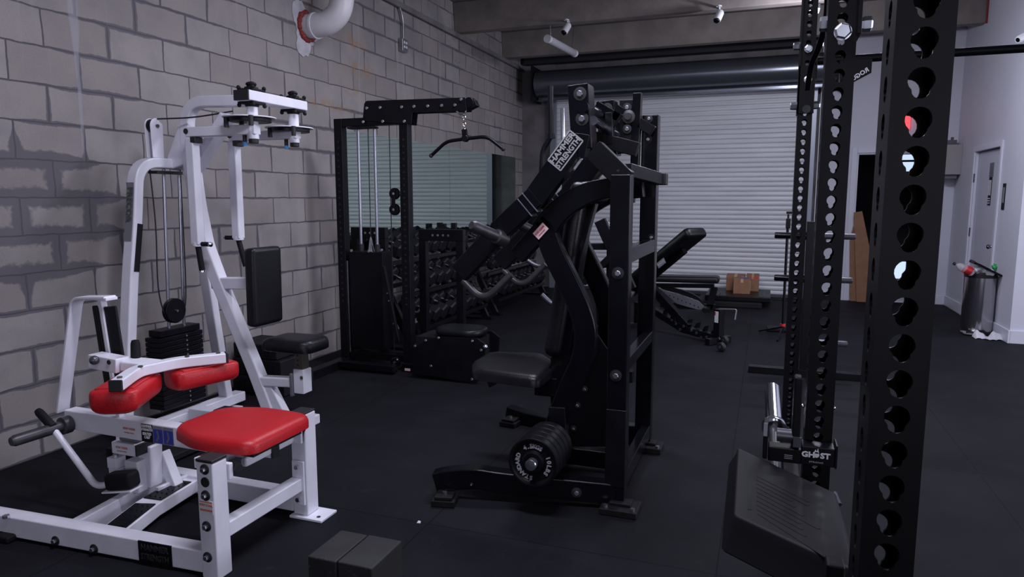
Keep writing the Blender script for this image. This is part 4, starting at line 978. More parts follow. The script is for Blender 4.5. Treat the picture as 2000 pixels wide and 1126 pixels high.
def dumbbell_mesh(Rh, Lh, Lg):
    r = bpy.data.objects.new('hex_dumbbell', None); COL.objects.link(r); r['_o'] = [0, 0, 0]
    for s in (-1, 1):
        g = G(); c = V((s*(Lg/2), 0, 0)); rot = math.pi/6
        prof = [(0, Rh*.80), (.012, Rh), (Lh-.014, Rh), (Lh, Rh*.82), (Lh+.002, Rh*.3)]
        rings = []
        for d, rr in prof: rings.append([g.b.verts.new(c+V((s*d, rr*math.cos(rot+k*math.pi/3), rr*math.sin(rot+k*math.pi/3)))) for k in range(6)])
        for a, b in zip(rings, rings[1:]):
            for i in range(6): g.b.faces.new((a[i], a[(i+1) % 6], b[(i+1) % 6], b[i]))
        g.b.faces.new(rings[0][::-1]); g.b.faces.new(rings[-1]); g.fin('head', 'rubber_hex', r, bev=.004)
    g = G(); n = 9; g.tube([V((-Lg/2+Lg*k/(n-1), 0, 0)) for k in range(n)], [.013+.003*math.sin(math.pi*k/(n-1)) for k in range(n)], 12); g.fin('handle', 'chrome', r)
    return r
protos = [dumbbell_mesh(.085, .10, .13), dumbbell_mesh(.070, .085, .125), dumbbell_mesh(.055, .07, .12)]
used = set()
TIER = ['bottom', 'middle', 'top']
for rk, (y0, y1) in enumerate(((5.72, 7.55), (7.85, 9.80))):
    for ti, (z, x) in enumerate(((.22, -3.15), (.54, -3.29), (.85, -3.43))):
        pi = [0, 0, 0][ti] if rk == 0 else [0, 1, 2][ti]
        Rh = (.085, .070, .055)[pi]; step = Rh*2+.022; n = int((y1-y0-.10)/step)
        for k in range(n):
            y = y0+.07+Rh+k*step; p = protos[pi]
            if pi in used: o = copy_tree(p)
            else: o = p; used.add(pi)
            o.name = 'hex_dumbbell'; o.location = (x+random.uniform(-.008, .008), y, z+.045+Rh*.87); o.rotation_euler = (random.choice((0, 0, R(2), R(-2))), R(20) if 1 else 0, R(random.uniform(-3, 3)))
            o['label'] = 'black hex dumbbell, %s from the near end, %s tier of the %s wall rack' % (ORD[k], TIER[ti], ('nearer', 'farther')[rk])
            o['category'] = 'dumbbell'; o['group'] = 'hex dumbbells on the wall racks'
# black benches / frames standing between rack and tower: header frames seen against the mirror
def header(y, pxa, pxb, py, label, x=-3.05):
    a = X_(pxa, py, x); b = X_(pxb, py, x)
    t = T('storage_frame', label, 'frame', ((x), (a.y+b.y)/2, 0), None)
    for q in (a, b): g = G(); g.bx(x-.03, x+.03, q.y-.03, q.y+.03, 0, a.z); g.fin('post', 'black_satin', t, bev=.004)
    g = G(); g.bx(x-.03, x+.03, min(a.y, b.y)-.03, max(a.y, b.y)+.03, a.z, a.z+.10); g.fin('header_plate', 'black_satin', t, bev=.004)
    g = G()
    for k in range(4): yy = min(a.y, b.y)+(abs(a.y-b.y))*(k+1.5)/6; g.cyl((x+.03, yy, a.z+.055), (x+.033, yy, a.z+.055), .011, 12)
    g.fin('header_holes', 'zinc', t)
def wallx_frame(pxa, pxb, py0, y, label, holes=4, drop=None):
    """frame facing the room (in a plane of constant y)"""
    a = Y_(pxa, py0, y); b = Y_(pxb, py0, y)
    t = T('storage_frame', label, 'frame', ((a.x+b.x)/2, y, 0))
    g = G(); g.bx(a.x, b.x, y-.03, y+.03, a.z-.10, a.z); g.fin('header_plate', 'black_satin', t, bev=.004)
    for x in (a.x+.035, b.x-.035): g = G(); g.bx(x-.035, x+.035, y-.03, y+.03, 0, a.z-.10); g.fin('post', 'black_satin', t, bev=.004)
    g = G()
    for k in range(holes): xx = (a.x+b.x)/2+(k-(holes-1)/2)*.05; g.cyl((xx, y-.0305, a.z-.05), (xx, y-.033, a.z-.05), .010, 12)
    g.fin('header_holes', 'zinc', t)
wallx_frame(688, 755, 443, 5.60, 'black rectangular post frame with four bright holes, behind the cable tower')
wallx_frame(820, 907, 447, 5.50, 'black rectangular post frame with bright holes among the dumbbells, right of the cable tower')
# ---------------- black plate-loaded chest press in the middle ----------------
t = T('chest_press_machine', 'large black plate loaded press machine with two overhead arms, in the middle of the floor', 'exercise machine', (-.9, 3.4, 0))
K = 'black_gloss'
NY, FY = 3.02, 3.86
def PY(y): return lambda px, py, o=0: Y_(px, py, y+o)
def bolt(parent, q, ax=-YA, r=.018): 
    g = G(); g.lathe(q, ax, [(0, r*1.5), (.003, r*1.5), (.004, r)], 20); o = g.fin('washer', 'black_cap', parent)
    g = G(); g.hexbolt(V(q)+V(ax)*.004, ax, r*.75, .010); g.fin('bolt', 'zinc', parent, bev=.002)
n = PY(NY)
xu = n(1205, 600).x
for (y, pt, zz0) in ((NY, 340, .0), (FY, 224, .0)):
    f = PY(y); c = f(1208 if y == NY else 1264, pt); x = f(1206, 650).x if y == NY else f(1262, 550).x
    g = G(); g.bx(x-.045, x+.045, y, y+.075, .04, c.z); g.fin('rear_upright', K, t, bev=.006)
xn = n(1206, 650).x; xf = PY(FY)(1262, 550).x
for (px, py) in ((1207, 533), (1203, 733)): bolt(t, n(px, py))
for (px, py) in ((1272, 463), (1270, 482), (1256, 662)): bolt(t, PY(FY)(px, py), r=.012)
g = G(); g.bx(xn-.0455, xn+.046, NY-.004, NY+.08, .11, n(1205, 800).z); g.fin('upright_sleeve', 'black_satin', t, bev=.003)
# base rails with curved toes, rubber feet
for y, q, A, B in ((NY, [(848, 925), (880, 919), (930, 917), (990, 925), (1190, 954)], (-.6, 3.02), (-1.42, 2.84)), (FY, [(987, 793), (1015, 803), (1050, 812), (1100, 820), (1255, 845)], (-.61, 3.88), (-1.52, 4.03))):
    A = V((*A, 0)); B = V((*B, 0)); dd = (A-B).normalized(); nn = V((-dd.y, dd.x, 0)); H = .10
    pts = [N_(px, py, A, nn)+nn*.037-V((0, 0, H/2)) for px, py in q]
    pts[-1] = V((A.x, A.y, max(.07, pts[-1].z)))+nn*.037
    g = G(); g.sweep(smooth(pts, 5), .075, H, nn); g.fin('base_rail', K, t, bev=.006)
    c = pts[0]+dd*.06-nn*.075; zb = max(.05, pts[0].z-.03); mm = Matrix((dd, nn, ZA)).transposed()
    g = G(); g.box(V((c.x, c.y, .016)), (.11, .10, .030), mm); g.box(V((c.x, c.y, .040)), (.085, .085, .016), mm); fo = g.fin('rubber_foot', 'rubber', t, bev=.004)
    g = G(); g.hexbolt((c.x, c.y, .048), ZA, .012, .012); g.fin('bolt', 'zinc', t)
    g = G(); g.box((c.x, c.y+.06, .052), (.05, .06, .008), mm); g.fin('foot_tab', K, t, bev=.002)
    x = xn if y == NY else xf
    g = G(); g.box((x+.03, y-.005, .016), (.17, .14, .030)); g.box((x+.03, y+.01, .038), (.10, .07, .014)); g.fin('rubber_foot', 'rubber', t, bev=.004)
    for dx in (-.03, .095): g = G(); g.hexbolt((x+dx, y-.05, .030), ZA, .011, .012); g.fin('bolt', 'zinc', t)
    if y == NY:
        for px, py, rr in ((1126, 961, .016), (921, 945, .005)): bolt(t, N_(px, py, A, nn)-nn*.0005, -nn, r=rr)
# cross members between the two uprights
for py, h in ((490, .07), (700, .06), (835, .08)):
    z1 = n(1225, py+(13 if py < 600 else 25)).z if py < 800 else .10
    g = G(); g.bx(xn-.02, xn+.03, NY+.075, FY, z1-h/2, z1+h/2); g.fin('cross_member', K, t, bev=.005)
# centre spine with gusset: leads from the base up behind the pad
CYc = 3.44
f = PY(CYc-.04)
g = G(); g.poly([f(1088, 872), f(1075, 700), f(1110, 640), f(1165, 650), f(1192, 690), f(1190, 872)], YA, .012); g.fin('gusset_plate', 'black_satin', t, bev=.002)
for px, py in ((1142, 759), (1128, 791), (1120, 836), (1110, 699), (1153, 697), (1119, 700)): bolt(t, f(px, py)+V((0, -.001, 0)), r=.011)
g = G(); g.bx(-1.05, xn-.045, CYc-.035, CYc+.035, .03, .12); g.fin('centre_rail', K, t, bev=.005)
g = G(); g.bx(-1.00, -.93, NY+.075, FY, .03, .10); g.fin('cross_member', K, t, bev=.005)
g = G(); g.sweep([f(1100, 860), f(1092, 740), f(1105, 640), f(1120, 500), f(1150, 392)], .07, .09, YA); g.fin('centre_spine', K, t, bev=.006)
# near and far arches with the S-shaped members
def arch(y, dpx=0, far=False):
    f = PY(y)
    top = [(1222, 364), (1165, 372), (1118, 393), (1085, 420), (1062, 452)]
    g = G(); pts = [f(*q) for q in top]
    if far: o = V((0, .0, 0))
    w = [.085, .095, .105, .115, .12]
    sp = smooth(pts, 5); hh = [.085+(.04)*i/(len(sp)-1) for i in range(len(sp))]
    sh = V((0, 0, 0))
    g.sweep([p+sh for p in sp], .06, hh, YA); g.fin('arch', K, t, bev=.006)
    S_ = [(1062, 436), (1082, 492), (1108, 545), (1133, 600), (1145, 650), (1138, 702), (1112, 760), (1086, 830)]
    g = G(); sp = smooth([f(*q) for q in S_], 5); g.sweep(sp, .06, [.105]*len(sp), YA); g.fin('curved_lever', K, t, bev=.006)
    g = G(); g.sweep([f(1075, 430), f(1012, 500)], .06, .085, YA); g.fin('front_stub', K, t, bev=.006)
arch(3.20)
def shift(parts, dy): pass
YF2 = 3.68
base = {}
def arch_far(dy):
    f = PY(3.20)
    for nm, q, h in (('arch', [(1222, 364), (1165, 372), (1118, 393), (1085, 420), (1062, 452)], .10), ('curved_lever', [(1062, 436), (1082, 492), (1108, 545), (1133, 600), (1145, 650), (1138, 702), (1112, 760), (1086, 830)], .105), ('front_stub', [(1075, 430), (1012, 500)], .085)):
        g = G(); sp = smooth([f(*p)+V((0, dy, 0)) for p in q], 5) if len(q) > 2 else [f(*p)+V((0, dy, 0)) for p in q]; g.sweep(sp, .06, h, YA); g.fin(nm, K, t, bev=.006)
arch_far(.50)
# stay-clear sticker on the near arch
f = PY(3.168)
a = f(1056, 451); d = (f(1066, 440)-f(1046, 462)).normalized(); u = V((-d.z, 0, d.x)); u = u if u.z > 0 else -u
g = G(); g.sweep([a-d*.036, a+d*.036], .003, .042, YA); g.fin('warning_sticker', 'pink_label', t)
text('STAY CLEAR', t, 'printed_warning', 'red_print', .013, a+V((0, -.002, 0))+u*.006, d, u, bold=.0003, sx=.85)
text('MOVING PARTS', t, 'printed_warning', 'red_print', .007, a+V((0, -.002, 0))-u*.010, d, u, sx=.85)
# press arms (near, far): hinge box, boom, foot, weight horn, handle
def press_arm(y, dy, logo):
    f = lambda px, py, o=0: Y_(px, py, 3.14+o)+V((0, dy, 0))
    h0, h1 = f(1137, 168), f(1145, 292)
    g = G(); g.sweep([f(1134, 168, .03), f(1142, 292, .03)], .115, .095, YA); g.fin('hinge_box', 'black_gloss', t, bev=.004)
    for px, py in ((1133, 183), (1137, 232)): q = f(px, py, -.028); bolt(t, q, r=.020)
    q = f(1142, 277, -.028); g = G(); g.cyl(q, q+V((0, -.002, 0)), .006, 12); g.fin('bolt_hole', 'black_cap', t)
    g = G(); g.sweep(rnd([f(1150, 288), f(1122, 282), f(1042, 394)], .06, 4), .065, .108, YA); g.fin('arm_boom', K, t, bev=.005)
    g = G(); g.sweep([f(1050, 382), f(975, 452)], .075, .10, YA); g.fin('arm_lower', K, t, bev=.005)
    for px, py in ((1040, 395), (1030, 405)):
        q = f(px, py); d = (f(1050, 382)-f(975, 452)).normalized(); g = G(); g.sweep([q-d*.003, q+d*.003], .085, .118 if px == 1040 else .108, YA); g.fin('collar_highlight', 'worn_edge_highlight', t, bev=.002)  # thin bright strips carry the rim highlight of the arm joint
    g = G(); g.sweep([f(985, 442), f(898, 533)], .055, .10, YA); g.fin('arm_foot', 'black_satin', t, bev=.005)
    g = G(); hs = f(972, 462, -.05); he = f(922, 440, -.20); d = (he-hs).normalized(); g.lathe(hs-d*.05, d, [(0, .036), (.06, .036), (.065, .027), ((he-hs).length+.04, .027), ((he-hs).length+.055, .018)], 24); g.fin('weight_horn', 'iron', t)
    g = G(); p = [f(905, 548, -.01), f(920, 570, -.03), f(945, 584, -.04), f(968, 573, -.04), f(998, 536, -.02)]; g.tube(rnd([p[0], p[2]+V((0, 0, -.012)), p[4]], .09, 8), .017, 16); g.fin('press_handle', 'iron', t)
    if logo:
        a = f(1106, 292, -.0335); d = (f(1135, 262)-f(1090, 325)).normalized(); u = V((-d.z, 0, d.x)); u = u if u.z > 0 else -u
        a = f(1104, 294, -.0335); d = (f(1117, 262)-f(1079, 313)).normalized(); u = V((-d.z, 0, d.x)); u = u if u.z > 0 else -u
        b = t
        hl, hw = .083, .039
        g = G(); g.sweep([a-d*hl, a+d*hl], .0016, hw*2, YA); g.fin('logo_panel', 'black_satin', t)
        g = G()
        for s in (-1, 1): g.sweep([a-d*hl+u*s*hw, a+d*hl+u*s*hw], .003, .006, YA); g.sweep([a+d*s*hl-u*hw, a+d*s*hl+u*hw], .003, .006, YA)
        g.fin('logo_border', 'logo_grey', t)
        text('HAMMER', t, 'logo_letters', 'logo_grey', .036, a+V((0, -.002, 0))+u*.017, d, u, bold=.0012, sx=1.12)
        text('STRENGTH', t, 'logo_letters', 'logo_grey', .036, a+V((0, -.002, 0))-u*.017, d, u, bold=.0012, sx=.89)
press_arm(3.14, 0, True)
press_arm(3.14, .56, False)
# top frame: hinge shaft, linking bars and struts
f = PY(3.10); k = PY(3.45); h = PY(3.80)
g = G(); g.cyl(Y_(1137, 208, 3.10), Y_(1137, 208, 3.10)+V((0, .70, 0)), .028, 20); g.fin('hinge_shaft', 'black_gloss', t)
g = G(); g.cyl(Y_(1137, 232, 3.10)+V((.03, .08, 0)), Y_(1137, 232, 3.10)+V((.03, .60, -.02)), .022, 20); g.fin('damper', 'chrome', t)
g = G(); g.sweep([f(1160, 292, -.02), f(1222, 352, -.02)], .07, .095, YA); g.fin('pivot_link', 'black_satin', t, bev=.004)
q = f(1207, 333, -.056); g = G(); g.cyl(q, q+V((0, -.002, 0)), .006, 12); g.fin('bolt_hole', 'black_cap', t)
g = G(); g.sweep([k(1160, 270), k(1246, 292)], .05, .07, YA); g.fin('top_link', 'black_satin', t, bev=.004)
g = G(); g.sweep([Y_(1222, 332, 3.10), Y_(1288, 350, 3.72)], .055, .06, XA); g.fin('top_cross_bar', 'black_satin', t, bev=.004)
e = Y_(1288, 350, 3.72); g = G(); g.box(e+V((.005, .0, 0)), (.07, .07, .06)); g.fin('end_cap', 'black_cap', t, bev=.004)
g = G(); g.sweep([h(1246, 182), h(1240, 330)], .05, .045, YA); g.fin('far_hinge_box', K, t, bev=.004)
g = G(); g.sweep([h(1226, 195), h(1222, 300)], .02, .085, YA); g.fin('far_hinge_plate', 'black_satin', t, bev=.004)
for px, py in ((1225, 210), (1225, 252)): bolt(t, h(px, py, -.02), r=.016)
q = h(1228, 228, -.02); g = G(); g.lathe(q, -YA, [(0, .035), (.012, .035), (.016, .02), (.03, .018)], 24); g.fin('bearing', 'iron', t)
g = G(); g.sweep([h(1250, 240), h(1275, 256)], .05, .055, YA); g.fin('short_link', 'black_satin', t, bev=.004)
for px, py in ((1268, 232), (1266, 272)): bolt(t, PY(FY)(px, py), r=.013)
g = G(); g.sweep([k(1165, 205), k(1212, 232)], .04, .045, YA); g.sweep([k(1215, 208), k(1165, 290)], .04, .04, YA); g.sweep([k(1190, 220), k(1192, 285)], .05, .04, YA); g.fin('linkage', K, t, bev=.004)
g = G(); g.cyl(k(1190, 222), k(1212, 226), .018, 16); g.fin('linkage_pin', 'chrome', t)
# pads: back pad and seat
u = k(1142, 356); l = k(1088, 688); ax = (u-l).normalized(); c = (u+l)/2
g = G(); pad(g, c+V((-.0, 0, 0)), (u-l).length, .28, .085, ax=ax, ay=YA, r=.05); g.fin('back_pad', 'black_vinyl', t, ang=60)
g = G(); pad(g, k(1150, 362)+V((0.02, .0, -.03)), .14, .24, .10, ax=XA, ay=YA, r=.05); g.fin('head_pad', 'black_vinyl', t, ang=60)
z = .56
q = [Z_(920, 704, z), Z_(958, 683, z), Z_(1058, 686, z), Z_(1090, 706, z), Z_(1052, 736, z), Z_(925, 720, z)]
c = sum(q, V((0, 0, 0)))/6; g = G(); outline_pad(g, [(p.x-c.x, p.y-c.y) for p in q][::-1], V((c.x, c.y, z-.03)), .065, inset=.022, round_=.05); g.fin('seat', 'black_vinyl', t, ang=60)
sc_ = c
g = G(); g.bx(sc_.x-.05, sc_.x+.20, sc_.y-.04, sc_.y+.04, .46, .50); g.fin('seat_arm', K, t, bev=.004)
g = G(); g.poly([Y_(948, 738, sc_.y), Y_(992, 738, sc_.y), Y_(955, 757, sc_.y)], YA, .06); g.fin('seat_bracket', 'black_satin', t, bev=.003)
g = G(); g.bx(sc_.x+.14, sc_.x+.26, sc_.y-.05, CYc+.05, .40, .50); g.fin('seat_carrier', K, t, bev=.005)
# storage horn with the plates
hc = Y_(1040, 904, 2.80); hz = hc.z; 
g = G(); g.cyl((hc.x, 2.775, hz), (hc.x, 3.17, hz), .026, 24); g.fin('storage_horn', 'grey_steel', t)
f = PY(3.19); g = G(); g.sweep([f(1090, 792), V((hc.x+.01, 3.19, hz+.01))], .055, .085, YA); g.fin('horn_bracket', 'black_satin', t, bev=.005)
for i in range(5):
    y0 = 2.80+i*.052
    def plate_mesh(first):
        g = G(); r = .114; o = V((hc.x, y0, hz))
        prof = [(.000, .030), (.000, .044), (.004, .050), (.012, .054), (.012, .088), (.004, .094), (.0, .102), (.0, .110), (.003, r), (.040, r), (.044, .110), (.044, .030)]
        n = 48; rings = []
        for d, rr in prof: rings.append([g.b.verts.new(o+V((rr*math.cos(2*math.pi*k/n), d, rr*math.sin(2*math.pi*k/n)))) for k in range(n)])
        for a, b in zip(rings, rings[1:]+rings[:1]):
            for j in range(n): g.b.faces.new((a[j], a[(j+1) % n], b[(j+1) % n], b[j]))
        return g
    wp = T('weight_plate', ['front ten pound iron plate showing its raised rim lettering, on the low storage horn', 'second iron plate from the front on the low storage horn', 'third iron plate from the front on the low storage horn', 'fourth iron plate from the front on the low storage horn', 'rearmost iron plate on the low storage horn, against the bracket'][i], 'weight plate', (hc.x, y0, hz-.114), 'iron plates on the low horn of the chest press')
    plate_mesh(0).fin('disc', 'black_satin', wp, ang=28)
    if i == 0:
        def arc(s, a0, a1, rr, flip=False):
            for j, ch in enumerate(s):
                if ch == ' ': continue
                a = R(a0+(a1-a0)*j/max(1, len(s)-1)); rad = V((math.cos(a), 0, math.sin(a))); tan = V((math.sin(a), 0, -math.cos(a)))
                if flip: rad2, tan2 = -rad, -tan
                else: rad2, tan2 = rad, tan
                text(ch, wp, 'raised_letters', 'letters_dim', .027, V((hc.x, y0+.0115, hz))+rad*rr, tan2, rad2, bold=.0012, ext=.001)
        arc('4.5KGS', 122, 62, .073); arc('10LBS', 22, -38, .073); arc('STANDARD', 262, 160, .073)
g = G(); g.lathe((hc.x, 2.776, hz), -YA, [(0, .026), (.006, .023), (.008, .003)], 24); g.fin('horn_tip', 'zinc', t)
# ---------------- second black machine behind the press ----------------
K = 'black_satin'
t = T('leg_machine', 'dark plate loaded machine standing directly behind the central press, with cranked handle', 'exercise machine', (-1.2, 5.3, 0))
B_ = 5.3; f = lambda px, py, o=0: Y_(px, py, B_+o)
g = G(); g.tube(rnd([f(1075, 168), f(1076, 268), f(1060, 292), f(1055, 385)], .06, 6), .022, 16); g.fin('cranked_handle', K, t)
g = G(); g.cyl(f(1076, 262), f(1077, 271), .034, 18); g.fin('collar', K, t)
g = G(); g.cyl(f(1099, 211), f(1102, 380), .018, 16); g.fin('chrome_post', 'chrome', t)
g = G(); g.cyl(f(1137, 300), f(1138, 330), .011, 12); g.fin('pull_pin', 'chrome', t)
def bar_(name, pts, w=.06, h=.06, m=K, o=0):
    g = G(); g.sweep([f(px, py, o) for px, py in pts], w, h, YA); return g.fin(name, m, t, bev=.004)
bar_('frame_bar', [(1058, 386), (1240, 388)]); bar_('frame_bar', [(1105, 338), (1105, 400)], h=.05); bar_('frame_bar', [(1135, 330), (1168, 356)], h=.05); bar_('frame_bar', [(1120, 330), (1100, 352)], h=.05)
pst = f(1194, 640, .0); pt = f(1196, 350, 0)
for x in (f(1130, 500).x, f(1196, 500).x): g = G(); g.bx(x-.04, x+.04, B_-.03, B_+.04, 0, f(1196, 345).z if x > -1.1 else 1.2); g.fin('frame_post', K, t, bev=.004)
bar_('slant_brace', [(1172, 430), (1232, 565)], h=.085, o=-.06); bar_('slant_brace', [(1150, 350), (1195, 300)], h=.10, o=-.05); bar_('cross_bar', [(1140, 481), (1262, 481)], h=.05, o=-.02)
bar_('slant_brace', [(1230, 465), (1140, 552)], w=.05, h=.05, o=-.1); bar_('cross_bar', [(1140, 519), (1225, 517)], h=.035, o=.05)
q = f(1190, 450, -.04)
g = G(); g.bx(q.x-.012, q.x+.012, q.y, q.y+.003, q.z-.09, q.z+.09); g.fin('label_strip', 'grey_label', t)
text('ROGUE', t, 'label_letters', 'letters', .03, q+V((0, -.001, 0)), -ZA, XA, bold=.0008, sx=1.3)
g = G(); c0, c1 = f(1168, 552, -.1), f(1235, 582, -.1); d = (c1-c0).normalized(); g.tube([c0, c0+d*.02, c1], [.03, .052, .052], 20); g.fin('roller_pad', 'black_vinyl', t)
bar_('leg_arm', [(1172, 565), (1176, 650)], h=.07, o=-.1); bar_('leg_arm', [(1196, 580), (1150, 680)], h=.05, o=-.1)
for px, py in ((1171, 568), (1176, 616), (1181, 623), (1170, 637), (1172, 647)): q = f(px, py, -.135); g = G(); g.hexbolt(q, -YA, .012, .008); g.fin('bolt', 'zinc', t)
g = G(); g.tube(rnd([f(1030, 508), f(1048, 520), f(1090, 521)], .05, 4), .018, 12); g.fin('foot_handle', 'grey_steel', t)
g = G(); g.tube(rnd([f(1058, 575), f(1075, 592), f(1100, 600)], .04, 4), .022, 12); g.fin('foot_handle', 'grey_steel', t)
g = G(); g.bx(f(1055, 600).x, f(1240, 600).x, B_-.04, B_+.04, .0, .09); g.fin('base_rail', K, t, bev=.005)
g = G(); g.bx(f(1090, 600).x, f(1130, 600).x, B_-.05, B_+.05, .09, .45); g.fin('seat_column', K, t, bev=.005)

# ---------------- benches ----------------
t = T('incline_bench', 'black adjustable bench with raised incline backrest and small wheeled foot, right of the press', 'bench', Z_(1330, 640))
A = Z_(1272, 642); Bp = Z_(1400, 670); dd = (Bp-A).normalized(); nn = V((-dd.y, dd.x, 0)); 
if nn.dot(A) < 0: nn = -nn
P = lambda px, py, o=0: N_(px, py, A+nn*o, nn)
u, l = P(1362, 450), P(1218, 568); ax = (u-l).normalized(); c = (u+l)/2
g = G(); pad(g, c, (u-l).length, .29, .105, ax=ax, ay=nn, r=.05); g.fin('backrest', 'black_vinyl', t, ang=60)
ez = ax.cross(nn); ez = ez if ez.z > 0 else -ez
g = G(); g.sweep([l-ez*.10+ax*.1, u-ez*.085-ax*.25], .06, .05, nn); g.fin('backrest_frame', K, t, bev=.004)
q = P(1311, 512)-nn*.147; g = G(); g.sweep([q-ax*.06, q+ax*.06], .003, .06, nn); g.fin('maker_label', 'letters_dim', t)
text('ROGUE', t, 'label_letters', 'letters', .035, q-nn*.003, ax, ez, sx=.9)
u2, l2 = P(1240, 560), P(1202, 590); c = (u2+l2)/2; g = G(); pad(g, P(1212, 572), .34, .26, .11, ax=(u2-l2), ay=nn, r=.05); g.fin('seat', 'black_vinyl', t, ang=60)
g = G(); g.sweep([P(1255, 596)+V((0, 0, .02)), P(1335, 642), P(1400, 664)+V((0, 0, .02))], .06, .07, nn); g.fin('base_rail', K, t, bev=.004)
q = P(1245, 598); g = G(); g.sweep([V((q.x, q.y, .02))-nn*.22, V((q.x, q.y, .02))+nn*.22], .06, .04, dd); g.fin('rear_foot', K, t, bev=.004)
g = G(); g.sweep([V((q.x, q.y, .04)), V((q.x, q.y, q.z+.05))], .05, .06, nn); g.fin('rear_post', K, t, bev=.004)
g = G(); g.sweep([P(1272, 560), P(1345, 640)], .06, .09, nn); g.fin('support_leg', K, t, bev=.004)
for k in range(7):
    g = G(); q = P(1293+k*15.5, 613+k*6.6); g.poly([q+V((0, 0, 0)), q+dd*.035, q+dd*.05+V((0, 0, .06)), q+dd*.03+V((0, 0, .05))], nn, .05); g.fin('ladder_tooth', K, t, bev=.002)
for px, py in ((1296, 626), (1318, 624), (1326, 631), (1341, 636), (1334, 642), (1356, 644), (1366, 649), (1375, 658), (1386, 657), (1389, 664), (1410, 660)): q = P(px, py)-nn*.04; g = G(); g.hexbolt(q, -nn, .015, .008); g.fin('bolt', 'zinc', t)
g = G(); q0, q1 = P(1403, 662), P(1404, 603); g.sweep([V((q0.x, q0.y, .03)), V((q0.x, q0.y, q1.z))], .075, .075, nn); g.fin('front_post', K, t, bev=.004)
g = G(); q = V((q0.x, q0.y, q1.z-.075))-nn*.040; g.sweep([q-V((0, 0, .055)), q+V((0, 0, .055))], .003, .045, nn); g.fin('warning_sticker', 'sticker_white', t)
g = G(); g.sweep([q+V((0, 0, .015))-nn*.002-dd*.015, q+V((0, 0, .052))-nn*.002-dd*.015], .002, .012, nn); g.fin('sticker_print', 'red_print', t)
g = G(); q = V((q0.x, q0.y, q1.z)); g.tube(rnd([q, q+V((.16, 0, .004)), q+V((.15, -.05, -.09))], .02, 3), .009, 10); g.fin('lift_handle', 'grey_steel', t)
g = G(); g.sweep([V((q0.x, q0.y, .035))-nn*.16, V((q0.x, q0.y, .035))+nn*.16], .06, .06, dd); g.fin('front_foot', K, t, bev=.004)
for px, py in ((1415, 658), (1409, 671)): 
    q = Z_(px, py+6, .045); g = G(); g.lathe(q-nn*.02, nn, [(0, .035), (.01, .045), (.03, .045), (.04, .035)], 20); g.fin('wheel', 'black_cap', t)
    g = G(); g.hexbolt(q-nn*.022, -nn, .014, .006); g.fin('bolt', 'zinc', t)

t = T('flat_bench', 'black bench with flat pad and silver perforated plate, behind the incline bench', 'bench', Z_(1370, 607))
yb = 9.2; f = lambda px, py, o=0: Y_(px, py, yb+o)
a, b = f(1228, 541), f(1405, 545); g = G(); pad(g, (a+b)/2+V((0, .0, 0)), (b-a).length, .30, .085, ax=(b-a), ay=YA, r=.04); g.fin('flat_pad', 'black_vinyl', t, ang=60)
g = G(); g.sweep([f(1240, 556), f(1395, 558)], .10, .05, YA); g.fin('pad_frame', K, t, bev=.004)
g = G(); g.sweep([f(1396, 560), f(1382, 612)], .06, .085, YA); g.fin('front_leg', K, t, bev=.004)
g = G(); g.sweep(smooth([f(1290, 562), f(1335, 572), f(1362, 585), f(1374, 602)], 5), .06, .075, YA); g.fin('curved_brace', K, t, bev=.004)
g = G(); pl = [(1284, 560), (1300, 567), (1324, 573), (1364, 587), (1376, 598), (1369, 606), (1322, 593), (1303, 576)]; g.poly([f(px, py, -.06) for px, py in pl], YA, .006); pp = g.fin('perforated_plate', 'zinc', t, bev=.001)
g = G()
for k in range(8): q = f(1308+k*8, 577+k*3.2, -.062); g.cyl(q, q-V((0, .002, 0)), .010, 8)
g.fin('plate_holes', 'black_cap', t)
g = G(); g.sweep([V((f(1290, 600).x, yb, .035)), V((f(1398, 614).x, yb, .035))], .06, .07, YA); g.fin('base_rail', K, t, bev=.004)
g = G(); g.bx(f(1382, 610).x-.04, f(1382, 610).x+.04, yb-.25, yb+.25, 0, .05); g.fin('front_foot', K, t, bev=.004)
g = G(); g.tube(rnd([f(1400, 560), f(1408, 572), f(1402, 578)], .01, 2), .008, 8); g.fin('pop_pin', 'grey_steel', t)

# ---------------- folded platforms with cardboard boxes ----------------
y0 = 9.45
a, b = Z_(1396, 602), Z_(1488, 606)
g = G(); g.bx(a.x-.25, b.x, y0, y0+.75, .0, .07); single(g, 'folded_platform', 'black_matte', 'lower black flat platform on the floor by the roll-up door', 'platform', bev=.012)
g = G(); g.bx(a.x-.15, b.x+.10, y0+.10, y0+.95, .071, .14); o = single(g, 'folded_platform', 'black_satin', 'upper black flat platform stacked on the other, carrying the cardboard boxes', 'platform', bev=.012)
g = G(); g.bx(b.x+.02, b.x+.03, y0+.2, y0+.8, .1405, .15); g.fin('belt_edge', 'grey_plastic', o)
g = G(); q = Z_(1503, 577, .02); g.tube(smooth([V((b.x+.12, y0+.9, .02)), V((b.x+.25, y0+.95, .008)), V((b.x+.35, y0+.85, .008)), V((b.x+.5, y0+.9, .008))], 4), .007, 8); single(g, 'floor_cord', 'black_cap', 'black cord trailing on the floor from the folded platforms by the roll-up door', 'cord')
zt_ = .141
